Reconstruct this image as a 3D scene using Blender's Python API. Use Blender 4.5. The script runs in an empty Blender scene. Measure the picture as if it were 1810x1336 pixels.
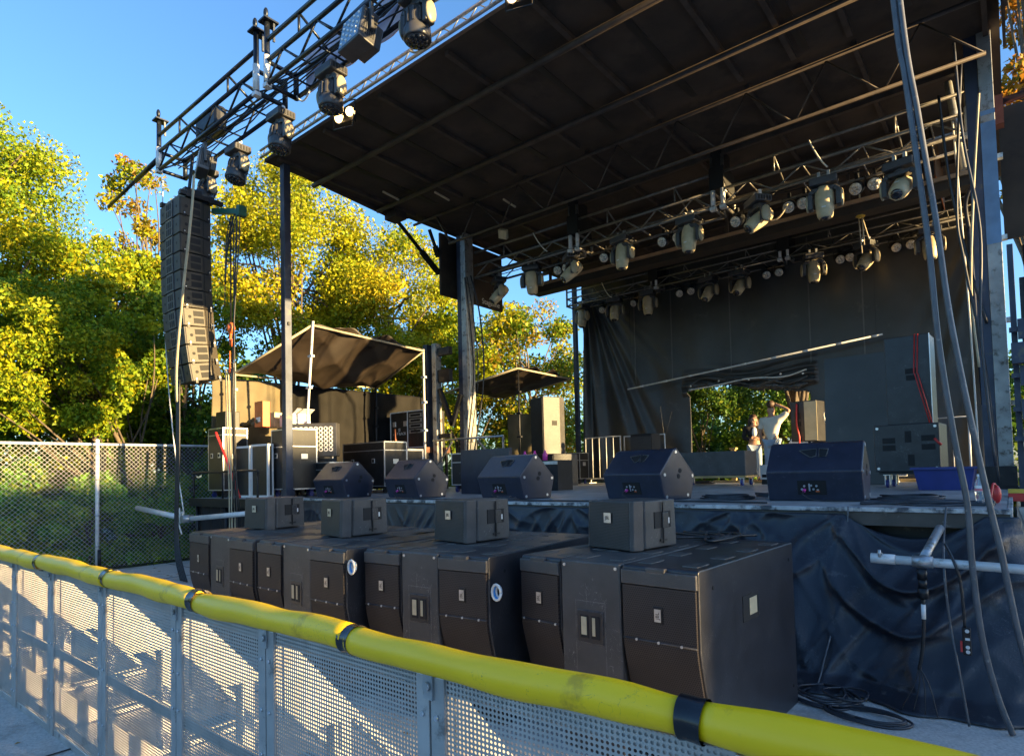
import bpy, bmesh, math, random
import numpy as np
from mathutils import Vector, Matrix
PI = math.pi
R = math.radians
S = bpy.context.scene
OFF = 1.35                      # the deck stands this high; shapes below are written with the deck top at z = 0
rnd = random.Random(7)

# ------------------------------------------------------------------ camera, sky, sun, exposure
cd = bpy.data.cameras.new('camera')
cd.sensor_width = 36.0
cd.lens = 36 * 1087.3 / 1810
cd.shift_y = 0.0681
cd.clip_start = 0.05
cd.clip_end = 3000
cam = bpy.data.objects.new('camera', cd)
S.collection.objects.link(cam)
cam.matrix_world = Matrix(((0.775, 0.043, 0.631, 10.096), (0.632, -0.016, -0.775, -5.985), (-0.023, 0.999, -0.039, 0.372 + OFF), (0, 0, 0, 1)))
yaw, pitch, roll = -0.6832, 0.0393, -0.0233
fw = Vector((math.sin(yaw) * math.cos(pitch), math.cos(yaw) * math.cos(pitch), math.sin(pitch)))
rt = Vector((math.cos(yaw), -math.sin(yaw), 0)); up = rt.cross(fw)
r2 = rt * math.cos(roll) + up * math.sin(roll); u2 = up * math.cos(roll) - rt * math.sin(roll)
cam.matrix_world = Matrix(((r2.x, u2.x, -fw.x, 10.096), (r2.y, u2.y, -fw.y, -5.985), (r2.z, u2.z, -fw.z, 0.372 + OFF), (0, 0, 0, 1)))
S.camera = cam

SUN_EL, SUN_AZ = R(8), R(80)    # azimuth clockwise from +Y (into the stage) towards +X
w = bpy.data.worlds.new('World'); S.world = w; w.use_nodes = True
nt = w.node_tree
sky = nt.nodes.new('ShaderNodeTexSky'); sky.sky_type = 'NISHITA'; sky.sun_disc = False
sky.sun_elevation = SUN_EL; sky.sun_rotation = SUN_AZ
sky.air_density = 1.0; sky.dust_density = 0.9; sky.ozone_density = 4.0
bg = nt.nodes['Background']; bg.inputs['Strength'].default_value = 0.125
nt.links.new(sky.outputs[0], bg.inputs['Color'])
sl = bpy.data.lights.new('sun', 'SUN'); sl.energy = 5.0; sl.angle = R(0.5); sl.color = (1.0, 0.70, 0.31)
so = bpy.data.objects.new('sun', sl); S.collection.objects.link(so)
sd = Vector((math.sin(SUN_AZ) * math.cos(SUN_EL), math.cos(SUN_AZ) * math.cos(SUN_EL), math.sin(SUN_EL)))
so.rotation_euler = sd.to_track_quat('Z', 'Y').to_euler()
so.location = (40, 10, 20)
S.view_settings.view_transform = 'Standard'; S.view_settings.look = 'None'
S.view_settings.gamma = 1; S.view_settings.exposure = 2.1

# ------------------------------------------------------------------ materials
def mat(name, col, rough=0.6, metal=0.0, var=0.2, scale=5.0, bump=0.0, bscale=40.0, dirt=None, dscale=3.0, damt=0.5, spec=0.5, emit=None, estr=0, trans=0, edge=None, scr=None):
    m = bpy.data.materials.new(name); m.use_nodes = True
    n = m.node_tree.nodes; l = m.node_tree.links
    b = n['Principled BSDF']
    b.inputs['Roughness'].default_value = rough; b.inputs['Metallic'].default_value = metal
    b.inputs['Specular IOR Level'].default_value = spec
    tc = n.new('ShaderNodeTexCoord')
    ns = n.new('ShaderNodeTexNoise'); ns.inputs['Scale'].default_value = scale; ns.inputs['Detail'].default_value = 6
    l.new(tc.outputs['Object'], ns.inputs['Vector'])
    rp = n.new('ShaderNodeValToRGB')
    rp.color_ramp.elements[0].position = 0.3; rp.color_ramp.elements[1].position = 0.7
    a = [max(0, c * (1 - var)) for c in col]; c2 = [min(1, c * (1 + var)) for c in col]
    rp.color_ramp.elements[0].color = (*a, 1); rp.color_ramp.elements[1].color = (*c2, 1)
    l.new(ns.outputs['Fac'], rp.inputs['Fac'])
    out = rp.outputs['Color']
    if dirt:
        n2 = n.new('ShaderNodeTexNoise'); n2.inputs['Scale'].default_value = dscale; n2.inputs['Detail'].default_value = 10; n2.inputs['Roughness'].default_value = 0.7
        l.new(tc.outputs['Object'], n2.inputs['Vector'])
        r3 = n.new('ShaderNodeValToRGB'); r3.color_ramp.elements[0].position = 0.66 - 0.3 * damt; r3.color_ramp.elements[1].position = 0.72 - 0.2 * damt
        l.new(n2.outputs['Fac'], r3.inputs['Fac'])
        mx = n.new('ShaderNodeMixRGB'); l.new(r3.outputs['Color'], mx.inputs['Fac']); l.new(out, mx.inputs['Color1']); mx.inputs['Color2'].default_value = (*dirt, 1)
        out = mx.outputs['Color']
    if scr:                     # fine scratches: thin iso-lines of a stretched noise, kept to patches
        mp = n.new('ShaderNodeMapping'); mp.inputs['Scale'].default_value = (1.6, 5.0, 1.0); l.new(tc.outputs['Object'], mp.inputs['Vector'])
        s1 = n.new('ShaderNodeTexNoise'); s1.inputs['Scale'].default_value = 9; s1.inputs['Detail'].default_value = 3; s1.inputs['Distortion'].default_value = 1.2; l.new(mp.outputs[0], s1.inputs['Vector'])
        d1 = n.new('ShaderNodeMath'); d1.operation = 'COMPARE'; d1.inputs[1].default_value = .5; d1.inputs[2].default_value = .0035; l.new(s1.outputs['Fac'], d1.inputs[0])
        s2 = n.new('ShaderNodeTexNoise'); s2.inputs['Scale'].default_value = 3.7; s2.inputs['Detail'].default_value = 2; l.new(tc.outputs['Object'], s2.inputs['Vector'])
        d2 = n.new('ShaderNodeMath'); d2.operation = 'GREATER_THAN'; d2.inputs[1].default_value = .56; l.new(s2.outputs['Fac'], d2.inputs[0])
        d3 = n.new('ShaderNodeMath'); d3.operation = 'MULTIPLY'; l.new(d1.outputs[0], d3.inputs[0]); l.new(d2.outputs[0], d3.inputs[1])
        mx2 = n.new('ShaderNodeMixRGB'); l.new(d3.outputs[0], mx2.inputs['Fac']); l.new(out, mx2.inputs['Color1']); mx2.inputs['Color2'].default_value = (*scr, 1); out = mx2.outputs['Color']
    if edge:                    # paint worn off along the edges
        bv = n.new('ShaderNodeBevel'); bv.samples = 4; bv.inputs['Radius'].default_value = .012
        ge = n.new('ShaderNodeNewGeometry'); dp = n.new('ShaderNodeVectorMath'); dp.operation = 'DOT_PRODUCT'; l.new(bv.outputs[0], dp.inputs[0]); l.new(ge.outputs['Normal'], dp.inputs[1])
        s3 = n.new('ShaderNodeTexNoise'); s3.inputs['Scale'].default_value = 12; s3.inputs['Detail'].default_value = 6; l.new(tc.outputs['Object'], s3.inputs['Vector'])
        e1 = n.new('ShaderNodeMath'); e1.operation = 'SUBTRACT'; e1.inputs[0].default_value = 1.0; l.new(dp.outputs['Value'], e1.inputs[1])
        e2 = n.new('ShaderNodeMath'); e2.operation = 'MULTIPLY'; l.new(e1.outputs[0], e2.inputs[0]); e2.inputs[1].default_value = 6.0
        e3 = n.new('ShaderNodeMath'); e3.operation = 'MULTIPLY_ADD'; l.new(s3.outputs['Fac'], e3.inputs[0]); e3.inputs[1].default_value = 3.0; e3.inputs[2].default_value = -1.2; e3.use_clamp = True
        e4 = n.new('ShaderNodeMath'); e4.operation = 'MULTIPLY'; e4.use_clamp = True; l.new(e2.outputs[0], e4.inputs[0]); l.new(e3.outputs[0], e4.inputs[1])
        mx3 = n.new('ShaderNodeMixRGB'); l.new(e4.outputs[0], mx3.inputs['Fac']); l.new(out, mx3.inputs['Color1']); mx3.inputs['Color2'].default_value = (*edge, 1); out = mx3.outputs['Color']
    l.new(out, b.inputs['Base Color'])
    if bump:
        n4 = n.new('ShaderNodeTexNoise'); n4.inputs['Scale'].default_value = bscale; n4.inputs['Detail'].default_value = 4
        l.new(tc.outputs['Object'], n4.inputs['Vector'])
        bp = n.new('ShaderNodeBump'); bp.inputs['Strength'].default_value = bump; bp.inputs['Distance'].default_value = 0.02
        l.new(n4.outputs['Fac'], bp.inputs['Height']); l.new(bp.outputs['Normal'], b.inputs['Normal'])
    if emit:
        b.inputs['Emission Color'].default_value = (*emit, 1); b.inputs['Emission Strength'].default_value = estr
    if trans:
        b.inputs['Transmission Weight'].default_value = trans
    return m

def holes(m, pitch, rad, axes=('X', 'Z'), stagger=False, dark=None):
    """Cuts a pattern of round holes (or paints the dark pits of a fine grille) on a sheet, in its own object space."""
    n = m.node_tree.nodes; l = m.node_tree.links
    tc = n.new('ShaderNodeTexCoord'); sx = n.new('ShaderNodeSeparateXYZ'); l.new(tc.outputs['Object'], sx.inputs[0])
    def mth(op, a, b=None):
        x = n.new('ShaderNodeMath'); x.operation = op
        for i, v in enumerate((a, b)):
            if v is None: continue
            if isinstance(v, (int, float)): x.inputs[i].default_value = v
            else: l.new(v, x.inputs[i])
        return x.outputs[0]
    u = mth('DIVIDE', sx.outputs[axes[0]], pitch); v = mth('DIVIDE', sx.outputs[axes[1]], pitch * (0.866 if stagger else 1))
    if stagger:
        row = mth('FLOOR', v); u = mth('ADD', u, mth('MULTIPLY', mth('FLOORED_MODULO', row, 2.0), 0.5))
    du = mth('SUBTRACT', mth('FRACT', u), 0.5); dv = mth('SUBTRACT', mth('FRACT', v), 0.5)
    d = mth('SQRT', mth('ADD', mth('MULTIPLY', du, du), mth('MULTIPLY', dv, dv)))
    h = mth('LESS_THAN', d, rad / pitch)
    b = n['Principled BSDF']
    if dark is not None:
        mx = n.new('ShaderNodeMixRGB'); l.new(h, mx.inputs['Fac'])
        src = b.inputs['Base Color'].links[0].from_socket; l.new(src, mx.inputs['Color1']); mx.inputs['Color2'].default_value = (*dark, 1)
        l.new(mx.outputs[0], b.inputs['Base Color'])
    else:
        t = n.new('ShaderNodeBsdfTransparent'); ms = n.new('ShaderNodeMixShader'); o = n['Material Output']
        l.new(h, ms.inputs[0]); l.new(b.outputs[0], ms.inputs[1]); l.new(t.outputs[0], ms.inputs[2]); l.new(ms.outputs[0], o.inputs['Surface'])
    return m

def leaf_mat(name):
    m = bpy.data.materials.new(name); m.use_nodes = True
    n = m.node_tree.nodes; l = m.node_tree.links; b = n['Principled BSDF']; o = n['Material Output']
    at = n.new('ShaderNodeAttribute'); at.attribute_name = 'leaf_colour'
    l.new(at.outputs['Color'], b.inputs['Base Color']); b.inputs['Roughness'].default_value = 0.55; b.inputs['Specular IOR Level'].default_value = 0.25
    t = n.new('ShaderNodeBsdfTranslucent'); l.new(at.outputs['Color'], t.inputs['Color'])
    ms = n.new('ShaderNodeMixShader'); ms.inputs[0].default_value = 0.35
    l.new(b.outputs[0], ms.inputs[1]); l.new(t.outputs[0], ms.inputs[2]); l.new(ms.outputs[0], o.inputs['Surface'])
    return m

M = {}
M['black'] = mat('black_steel', (0.016, 0.017, 0.02), 0.42, 0.3, 0.3, 8, dirt=(0.05, 0.045, 0.04), dscale=9, damt=.3)
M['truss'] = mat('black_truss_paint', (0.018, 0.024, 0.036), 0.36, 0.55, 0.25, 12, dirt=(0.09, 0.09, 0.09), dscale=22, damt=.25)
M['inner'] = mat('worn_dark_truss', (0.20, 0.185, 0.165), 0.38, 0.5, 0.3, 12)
M['steel'] = mat('galvanised_steel', (0.42, 0.43, 0.44), 0.42, 0.75, 0.25, 9, bump=.05, dirt=(0.2, 0.17, 0.13), dscale=5, damt=.35)
M['alu'] = mat('aluminium_edge', (0.6, 0.61, 0.63), 0.35, 0.85, 0.15, 14)
M['roofskin'] = mat('roof_underside_panel', (0.055, 0.038, 0.026), 0.85, 0, 0.35, 1.6, dirt=(0.03, 0.022, 0.016), dscale=.9, damt=.5)
M['beam'] = mat('roof_beam_steel', (0.07, 0.053, 0.043), 0.6, 0.25, 0.3, 6)
M['mast'] = mat('dark_blue_grey_mast', (0.045, 0.055, 0.085), 0.42, 0.4, 0.3, 3, dirt=(0.1, 0.095, 0.085), dscale=6, damt=.3)
M['mastgrey'] = mat('bare_grey_mast_steel', (0.33, 0.33, 0.315), 0.5, 0.5, 0.3, 4, bump=.06, dirt=(0.1, 0.085, 0.07), dscale=7, damt=.42)
M['deck'] = mat('grey_stage_plywood', (0.33, 0.335, 0.34), 0.42, 0, 0.3, 1.4, bump=.04, dirt=(0.18, 0.18, 0.18), dscale=3.5, damt=.5)
M['vinyl'] = mat('black_vinyl_tarp', (0.017, 0.019, 0.027), 0.40, 0, 0.3, 2.2, bump=.16, bscale=70, dirt=(0.065, 0.065, 0.068), dscale=6, damt=.16, scr=(.10, .10, .10))
M['curtain'] = mat('black_backdrop_vinyl', (0.048, 0.047, 0.045), 0.42, 0, 0.3, 1.2, bump=.1, bscale=5, dirt=(0.075, 0.073, 0.068), dscale=2.2, damt=.25)
M['tarp'] = mat('brown_black_canopy_tarp', (0.024, 0.0165, 0.011), 0.55, 0, 0.3, 3, bump=.12, bscale=7)
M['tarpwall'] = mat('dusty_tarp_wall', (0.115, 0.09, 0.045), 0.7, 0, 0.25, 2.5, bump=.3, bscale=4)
M['cab'] = mat('textured_black_cabinet', (0.023, 0.024, 0.029), 0.36, 0, 0.25, 7, bump=.1, bscale=160, dirt=(0.12, 0.12, 0.12), dscale=23, damt=.06, edge=(.16, .15, .14), scr=(.13, .13, .13))
M['cabgrey'] = mat('scuffed_grey_cabinet', (0.056, 0.053, 0.052), 0.48, 0, 0.25, 5, bump=.2, bscale=160, dirt=(0.15, 0.145, 0.14), dscale=19, damt=.08, edge=(.22, .21, .20), scr=(.2, .19, .18))
M['cabblue'] = mat('navy_black_monitor_cabinet', (0.021, 0.025, 0.043), 0.30, 0, 0.2, 7, bump=.08, bscale=180, dirt=(0.075, 0.08, 0.11), dscale=20, damt=.1, edge=(.12, .12, .14), scr=(.10, .10, .12))
M['grille'] = holes(mat('brown_black_grille', (0.042, 0.033, 0.031), 0.55, 0.2, 0.2, 5), 0.014, 0.0048, ('X', 'Z'), True, (0.008, 0.006, 0.006))
M['grille_y'] = holes(mat('fine_black_grille', (0.05, 0.046, 0.046), 0.5, 0.2, 0.2, 5), 0.012, 0.0042, ('X', 'Z'), True, (0.008, 0.008, 0.009))
M['dark'] = mat('recess_black', (0.006, 0.006, 0.007), 0.7, 0, 0.2)
M['lead'] = mat('dull_black_lead', (0.03, 0.033, 0.042), 0.4, 0, 0.3, 9)
M['rubber'] = mat('cable_rubber', (0.018, 0.018, 0.02), 0.45, 0, 0.3, 9)
M['cable'] = mat('thick_grey_cable_jacket', (0.085, 0.09, 0.10), 0.42, 0, 0.25, 9, dirt=(0.25, 0.24, 0.22), dscale=14, damt=.2)
M['rope'] = mat('white_rope', (0.7, 0.68, 0.62), 0.8)
M['sand'] = mat('tan_webbing', (0.50, 0.42, 0.28), 0.7)
M['yellow'] = mat('yellow_foam_tube', (0.95, 0.585, 0.003), 0.42, 0, 0.05, 4, bump=.06, bscale=25, dirt=(0.66, 0.38, 0.012), dscale=5, damt=.16, scr=(.55, .36, .03))
M['tape'] = mat('black_tape', (0.012, 0.013, 0.017), 0.22, 0, 0.3, 20)
M['perf'] = holes(mat('perforated_aluminium', (0.50, 0.47, 0.44), 0.42, 0.45, 0.18, 4, dirt=(0.36, 0.34, 0.32), dscale=5, damt=.3), 0.0148, 0.0046, ('X', 'Z'))
M['perfframe'] = mat('barricade_frame_aluminium', (0.48, 0.465, 0.45), 0.4, 0.6, 0.2, 6, dirt=(0.25, 0.24, 0.23), dscale=9, damt=.25)
M['bolt'] = mat('bright_bolt', (0.65, 0.66, 0.68), 0.3, 0.8, 0.1)
M['concrete'] = mat('pale_concrete', (0.46, 0.44, 0.41), 0.85, 0, 0.2, 55, bump=.3, bscale=90, dirt=(0.31, 0.295, 0.27), dscale=1.7, damt=.42, scr=(.16, .15, .14))
M['soil'] = mat('grassy_soil', (0.05, 0.06, 0.022), 0.95, 0, 0.4, 1.5, bump=.4, bscale=12, dirt=(0.10, 0.085, 0.05), dscale=.8, damt=.4)
M['pipe'] = mat('pale_galvanised_pipe', (0.66, 0.66, 0.65), 0.42, 0.15, 0.12, 8, dirt=(0.42, 0.40, 0.36), dscale=12, damt=.25)
M['fence'] = mat('galvanised_fence_wire', (0.50, 0.50, 0.47), 0.5, 0.55, 0.15, 10)
M['bark'] = mat('grey_bark', (0.11, 0.085, 0.06), 0.9, 0, 0.4, 6, bump=.5, bscale=18)
M['leaf'] = leaf_mat('leaf')
M['case'] = mat('black_road_case_laminate', (0.014, 0.014, 0.015), 0.4, 0, 0.25, 4, dirt=(0.08, 0.075, 0.065), dscale=11, damt=.18, scr=(.12, .11, .1))
M['white'] = mat('white_paint', (0.75, 0.74, 0.71), 0.5, 0, 0.1)
M['red'] = mat('red_plastic', (0.55, 0.03, 0.025), 0.4, 0, 0.15)
M['orange'] = mat('orange_case_plastic', (0.62, 0.13, 0.03), 0.45, 0, 0.2)
M['wood'] = mat('yellow_lumber', (0.45, 0.30, 0.12), 0.7, 0, 0.25, 5)
M['blue'] = mat('blue_plastic_bin', (0.030, 0.045, 0.20), 0.4, 0, 0.15, 4)
M['beige'] = mat('beige_panel', (0.52, 0.44, 0.26), 0.55, 0, 0.12)
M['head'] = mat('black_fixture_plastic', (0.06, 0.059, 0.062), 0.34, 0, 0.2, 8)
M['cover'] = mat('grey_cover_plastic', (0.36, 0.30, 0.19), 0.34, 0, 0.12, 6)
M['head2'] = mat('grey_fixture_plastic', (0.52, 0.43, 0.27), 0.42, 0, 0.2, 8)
M['lens'] = mat('dark_glass_lens', (0.02, 0.022, 0.03), 0.12, 0, 0.2, 30, spec=.9)
M['clear'] = mat('clear_par_lens', (0.62, 0.58, 0.50), 0.18, 0.1, 0.3, 25, spec=.9)
M['glow'] = mat('lit_lamp', (1, .8, .5), 0.4, 0, .02, emit=(1.0, 0.60, 0.20), estr=6)
M['led'] = mat('led_dots', (0.8, 0.84, 0.86), 0.2, 0, .1)
M['ledpane'] = mat('led_panel_glass', (0.16, 0.25, 0.34), 0.15, 0.2, .3, 9)
M['skin'] = mat('skin', (0.45, 0.24, 0.15), 0.6, 0, 0.08)
M['shirt'] = mat('pale_shirt', (0.66, 0.60, 0.50), 0.85, 0, 0.1, bump=.15, bscale=14)
M['jeans'] = mat('pale_denim', (0.30, 0.37, 0.46), 0.85, 0, 0.15, bump=.15, bscale=30)
M['blackshirt'] = mat('black_cotton', (0.015, 0.013, 0.014), 0.85)
M['hair'] = mat('brown_hair', (0.055, 0.028, 0.016), 0.6)
M['plastic'] = mat('clear_bottle_plastic', (0.75, 0.85, 0.92), 0.08, 0, 0.02, trans=.85)
M['label'] = mat('bottle_label', (0.75, 0.2, 0.22), 0.5, 0, 0.1)
M['chainy'] = mat('yellow_hoist_paint', (0.6, 0.38, 0.04), 0.4)
M['green'] = mat('green_steel', (0.02, 0.10, 0.06), 0.4, .2)
M['siding'] = mat('tan_metal_siding', (0.25, 0.22, 0.18), 0.6, 0.2, 0.12)
M['rust'] = mat('red_brown_steel', (0.20, 0.06, 0.035), 0.6, 0.2, 0.3)
M['pink'] = mat('magenta_plug', (0.7, 0.06, 0.35), 0.4)
M['stripe'] = mat('red_chequered_cloth', (0.5, 0.04, 0.035), 0.6)

# ------------------------------------------------------------------ mesh helpers
class MB:
    def __init__(s): s.v = []; s.f = []; s.mi = []; s.sm = []
    def add(s, vs, fs, mi=0, sm=False):
        o = len(s.v); s.v += [tuple(p) for p in vs]
        for f in fs: s.f.append(tuple(i + o for i in f)); s.mi.append(mi); s.sm.append(sm)
        return s
    def box(s, x0, x1, y0, y1, z0, z1, mi=0, mtx=None):
        vs = [Vector((x, y, z)) for z in (z0, z1) for x, y in ((x0, y0), (x1, y0), (x1, y1), (x0, y1))]
        if mtx is not None: vs = [mtx @ p for p in vs]
        return s.add(vs, [(3, 2, 1, 0), (4, 5, 6, 7), (0, 1, 5, 4), (1, 2, 6, 5), (2, 3, 7, 6), (3, 0, 4, 7)], mi)
    def tube(s, pts, r, n=8, mi=0, cap=True):
        P = [Vector(p) for p in pts]; k = len(P)
        rs = r if isinstance(r, (list, tuple)) else [r] * k
        T = []
        for i in range(k):
            a = P[max(0, i - 1)]; b = P[min(k - 1, i + 1)]; d = (b - a)
            T.append(d.normalized() if d.length > 1e-9 else Vector((0, 0, 1)))
        q = T[0].orthogonal().normalized(); vs = []
        for i in range(k):
            if i: q = (q - T[i] * q.dot(T[i])); q = q.normalized() if q.length > 1e-6 else T[i].orthogonal().normalized()
            b = T[i].cross(q)
            for j in range(n):
                a = 2 * PI * j / n; vs.append(P[i] + (q * math.cos(a) + b * math.sin(a)) * rs[i])
        fs = [(i * n + j, i * n + (j + 1) % n, (i + 1) * n + (j + 1) % n, (i + 1) * n + j) for i in range(k - 1) for j in range(n)]
        s.add(vs, fs, mi, True)
        if cap:
            o = len(s.v) - len(vs)
            s.f.append(tuple(o + j for j in reversed(range(n)))); s.f.append(tuple(o + (k - 1) * n + j for j in range(n)))
            s.mi += [mi, mi]; s.sm += [False, False]
        return s
    def bar(s, a, b, w, h=None, mi=0):
        """square bar from a to b"""
        a = Vector(a); b = Vector(b); d = b - a; L = d.length; h = h or w
        z = Vector((0, 0, 1)); d.normalize()
        if abs(d.z) > .95: z = Vector((0, 1, 0))
        x = d.cross(z).normalized(); y = x.cross(d)
        m = Matrix(((x.x, d.x, y.x, a.x), (x.y, d.y, y.y, a.y), (x.z, d.z, y.z, a.z), (0, 0, 0, 1)))
        return s.box(-w / 2, w / 2, 0, L, -h / 2, h / 2, mi, m)
    def prism(s, poly, a, b, axis='x', mi=0, sm=False):
        """poly in the plane across axis: x -> (y,z), y -> (x,z), z -> (x,y)"""
        n = len(poly)
        def P(t, u, v): return {'x': (t, u, v), 'y': (u, t, v), 'z': (u, v, t)}[axis]
        vs = [P(a, *p) for p in poly] + [P(b, *p) for p in poly]
        area = sum(poly[i][0] * poly[(i + 1) % n][1] - poly[(i + 1) % n][0] * poly[i][1] for i in range(n))
        flip = (area < 0) != (axis == 'y')
        A = tuple(range(n)); B = tuple(range(n, 2 * n))
        fs = [tuple(reversed(A)), B] + [(i, (i + 1) % n, n + (i + 1) % n, n + i) for i in range(n)]
        if (b < a) != flip: fs = [tuple(reversed(f)) for f in fs]
        return s.add(vs, fs, mi, sm)
    def lathe(s, prof, n=20, mi=0, mtx=None, sx=1, sy=1):
        """prof: list of (radius, z)"""
        vs = []
        for r, z in prof:
            for j in range(n):
                a = 2 * PI * j / n; p = Vector((r * math.cos(a) * sx, r * math.sin(a) * sy, z)); vs.append(mtx @ p if mtx is not None else p)
        k = len(prof)
        fs = [(i * n + j, i * n + (j + 1) % n, (i + 1) * n + (j + 1) % n, (i + 1) * n + j) for i in range(k - 1) for j in range(n)]
        s.add(vs, fs, mi, True); o = len(s.v) - len(vs)
        s.f.append(tuple(o + j for j in reversed(range(n)))); s.f.append(tuple(o + (k - 1) * n + j for j in range(n))); s.mi += [mi, mi]; s.sm += [False, False]
        return s
    def ball(s, c, r, n=12, mi=0):
        c = Vector(c); rr = r if isinstance(r, (tuple, list)) else (r, r, r); k = n // 2 + 1; vs = []
        for i in range(k + 1):
            t = PI * i / k
            for j in range(n):
                a = 2 * PI * j / n; vs.append((c.x + rr[0] * math.sin(t) * math.cos(a), c.y + rr[1] * math.sin(t) * math.sin(a), c.z + rr[2] * math.cos(t)))
        fs = [((i + 1) * n + j, (i + 1) * n + (j + 1) % n, i * n + (j + 1) % n, i * n + j) for i in range(k) for j in range(n)]
        return s.add(vs, fs, mi, True)
    def grid(s, fn, nu, nv, mi=0, skip=None):
        vs = [fn(i / nu, j / nv) for j in range(nv + 1) for i in range(nu + 1)]
        fs = [(j * (nu + 1) + i, j * (nu + 1) + i + 1, (j + 1) * (nu + 1) + i + 1, (j + 1) * (nu + 1) + i) for j in range(nv) for i in range(nu) if not (skip and skip((i + .5) / nu, (j + .5) / nv))]
        return s.add(vs, fs, mi, True)
    def build(s, name, mats, parent=None, loc=(0, 0, 0), bevel=0, thick=0, sub=0):
        me = bpy.data.meshes.new(name); me.from_pydata(s.v, [], s.f)
        for m in (mats if isinstance(mats, (list, tuple)) else [mats]): me.materials.append(m)
        me.polygons.foreach_set('material_index', s.mi); me.polygons.foreach_set('use_smooth', s.sm); me.update()
        o = bpy.data.objects.new(name, me); S.collection.objects.link(o); o.location = loc
        if parent: o.parent = parent
        if thick:
            d = o.modifiers.new('thickness', 'SOLIDIFY'); d.thickness = thick; d.offset = 0
        if bevel:
            d = o.modifiers.new('bevel', 'BEVEL'); d.width = bevel; d.segments = 2; d.limit_method = 'ANGLE'; d.angle_limit = R(40)
        if sub:
            d = o.modifiers.new('sub', 'SUBSURF'); d.levels = sub; d.render_levels = sub
        return o

def each(mb, name, mats, parent, **k):
    """builds every loose piece of mb as an object of its own with the same name"""
    par = list(range(len(mb.v)))
    def find(a):
        while par[a] != a: par[a] = par[par[a]]; a = par[a]
        return a
    for f in mb.f:
        r0 = find(f[0])
        for i in f[1:]: par[find(i)] = r0
    grp = {}
    for n, f in enumerate(mb.f): grp.setdefault(find(f[0]), []).append(n)
    out = []
    for fs in grp.values():
        q = MB(); ids = {}
        for n in fs:
            for i in mb.f[n]:
                if i not in ids: ids[i] = len(q.v); q.v.append(mb.v[i])
            q.f.append(tuple(ids[i] for i in mb.f[n])); q.mi.append(mb.mi[n]); q.sm.append(mb.sm[n])
        out.append(q.build(name, mats, parent, **k))
    return out
def wmove(mb, t):
    c = t.location; mb.v = [(x - c.x, y - c.y, z + OFF - c.z) for x, y, z in mb.v]; return mb

def tag(o, label, cat, group=None, kind=None):
    o['label'] = label; o['category'] = cat
    if group: o['group'] = group
    if kind: o['kind'] = kind
    return o
def thing(name, label, cat, loc=(0, 0, 0), rz=0, group=None):
    o = bpy.data.objects.new(name, None); S.collection.objects.link(o); o.empty_display_size = .1
    o.location = (loc[0], loc[1], loc[2] + OFF); o.rotation_euler = (0, 0, rz)
    return tag(o, label, cat, group)
def solo(name, mb, mats, label, cat, loc=(0, 0, 0), group=None, kind=None, rz=0, world=True, **k):
    """a thing that is one mesh; world=True: the shape is written in scene coordinates and is moved to have its origin at loc"""
    if world: mb.v = [(x - loc[0], y - loc[1], z - loc[2]) for x, y, z in mb.v]
    o = mb.build(name, mats, None, (loc[0], loc[1], loc[2] + OFF), **k); o.rotation_euler = (0, 0, rz)
    return tag(o, label, cat, group, kind)
def struct(name, mb, mats, **k):
    o = mb.build(name, mats, None, (0, 0, OFF), **k); o['kind'] = 'structure'; return o
def wpart(name, mb, mats, t, **k):
    """a part written in scene coordinates under an unrotated thing"""
    c = t.location
    mb.v = [(x - c.x, y - c.y, z + OFF - c.z) for x, y, z in mb.v]
    return mb.build(name, mats, t, **k)
def wsub(name, mb, mats, t, p, **k):
    c = t.location
    mb.v = [(x - c.x, y - c.y, z + OFF - c.z) for x, y, z in mb.v]
    return mb.build(name, mats, p, **k)
def dup(root, loc, rz=0, label=None, group=None):
    r = root.copy(); S.collection.objects.link(r); r.location = (loc[0], loc[1], loc[2] + OFF); r.rotation_euler = (0, 0, rz)
    if label: r['label'] = label
    if group: r['group'] = group
    for ch in list(root.children):
        c = ch.copy(); S.collection.objects.link(c); c.parent = r
        for g in ch.children:
            d = g.copy(); S.collection.objects.link(d); d.parent = c
    return r
def catenary(a, b, sag, n=14, wob=0):
    a = Vector(a); b = Vector(b); out = []
    for i in range(n + 1):
        t = i / n; p = a.lerp(b, t); p.z -= sag * 4 * t * (1 - t); 
        if wob: p.x += wob * math.sin(t * 9 + a.y * 5); p.y += wob * math.cos(t * 7 + a.x * 3)
        out.append(p)
    return out
def smooth(pts, n=6):
    P = [Vector(p) for p in pts]; out = []
    for i in range(len(P) - 1):
        p0 = P[max(0, i - 1)]; p1 = P[i]; p2 = P[i + 1]; p3 = P[min(len(P) - 1, i + 2)]
        for k in range(n):
            t = k / n
            out.append(0.5 * ((2 * p1) + (p2 - p0) * t + (2 * p0 - 5 * p1 + 4 * p2 - p3) * t * t + (3 * p1 - p0 - 3 * p2 + p3) * t ** 3))
    out.append(P[-1]); return out
def text_mesh(name, txt, size, mats, parent, mtx, depth=0.002):
    cu = bpy.data.curves.new(name, 'FONT'); cu.body = txt; cu.size = size; cu.extrude = depth; cu.align_x = 'CENTER'; cu.align_y = 'CENTER'
    tmp = bpy.data.objects.new(name + '_tmp', cu); S.collection.objects.link(tmp)
    me = bpy.data.meshes.new_from_object(tmp.evaluated_get(bpy.context.evaluated_depsgraph_get()))
    bpy.data.objects.remove(tmp); me.name = name; me.transform(mtx); me.materials.clear(); me.materials.append(mats)
    o = bpy.data.objects.new(name, me); S.collection.objects.link(o); o.parent = parent
    return o
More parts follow.
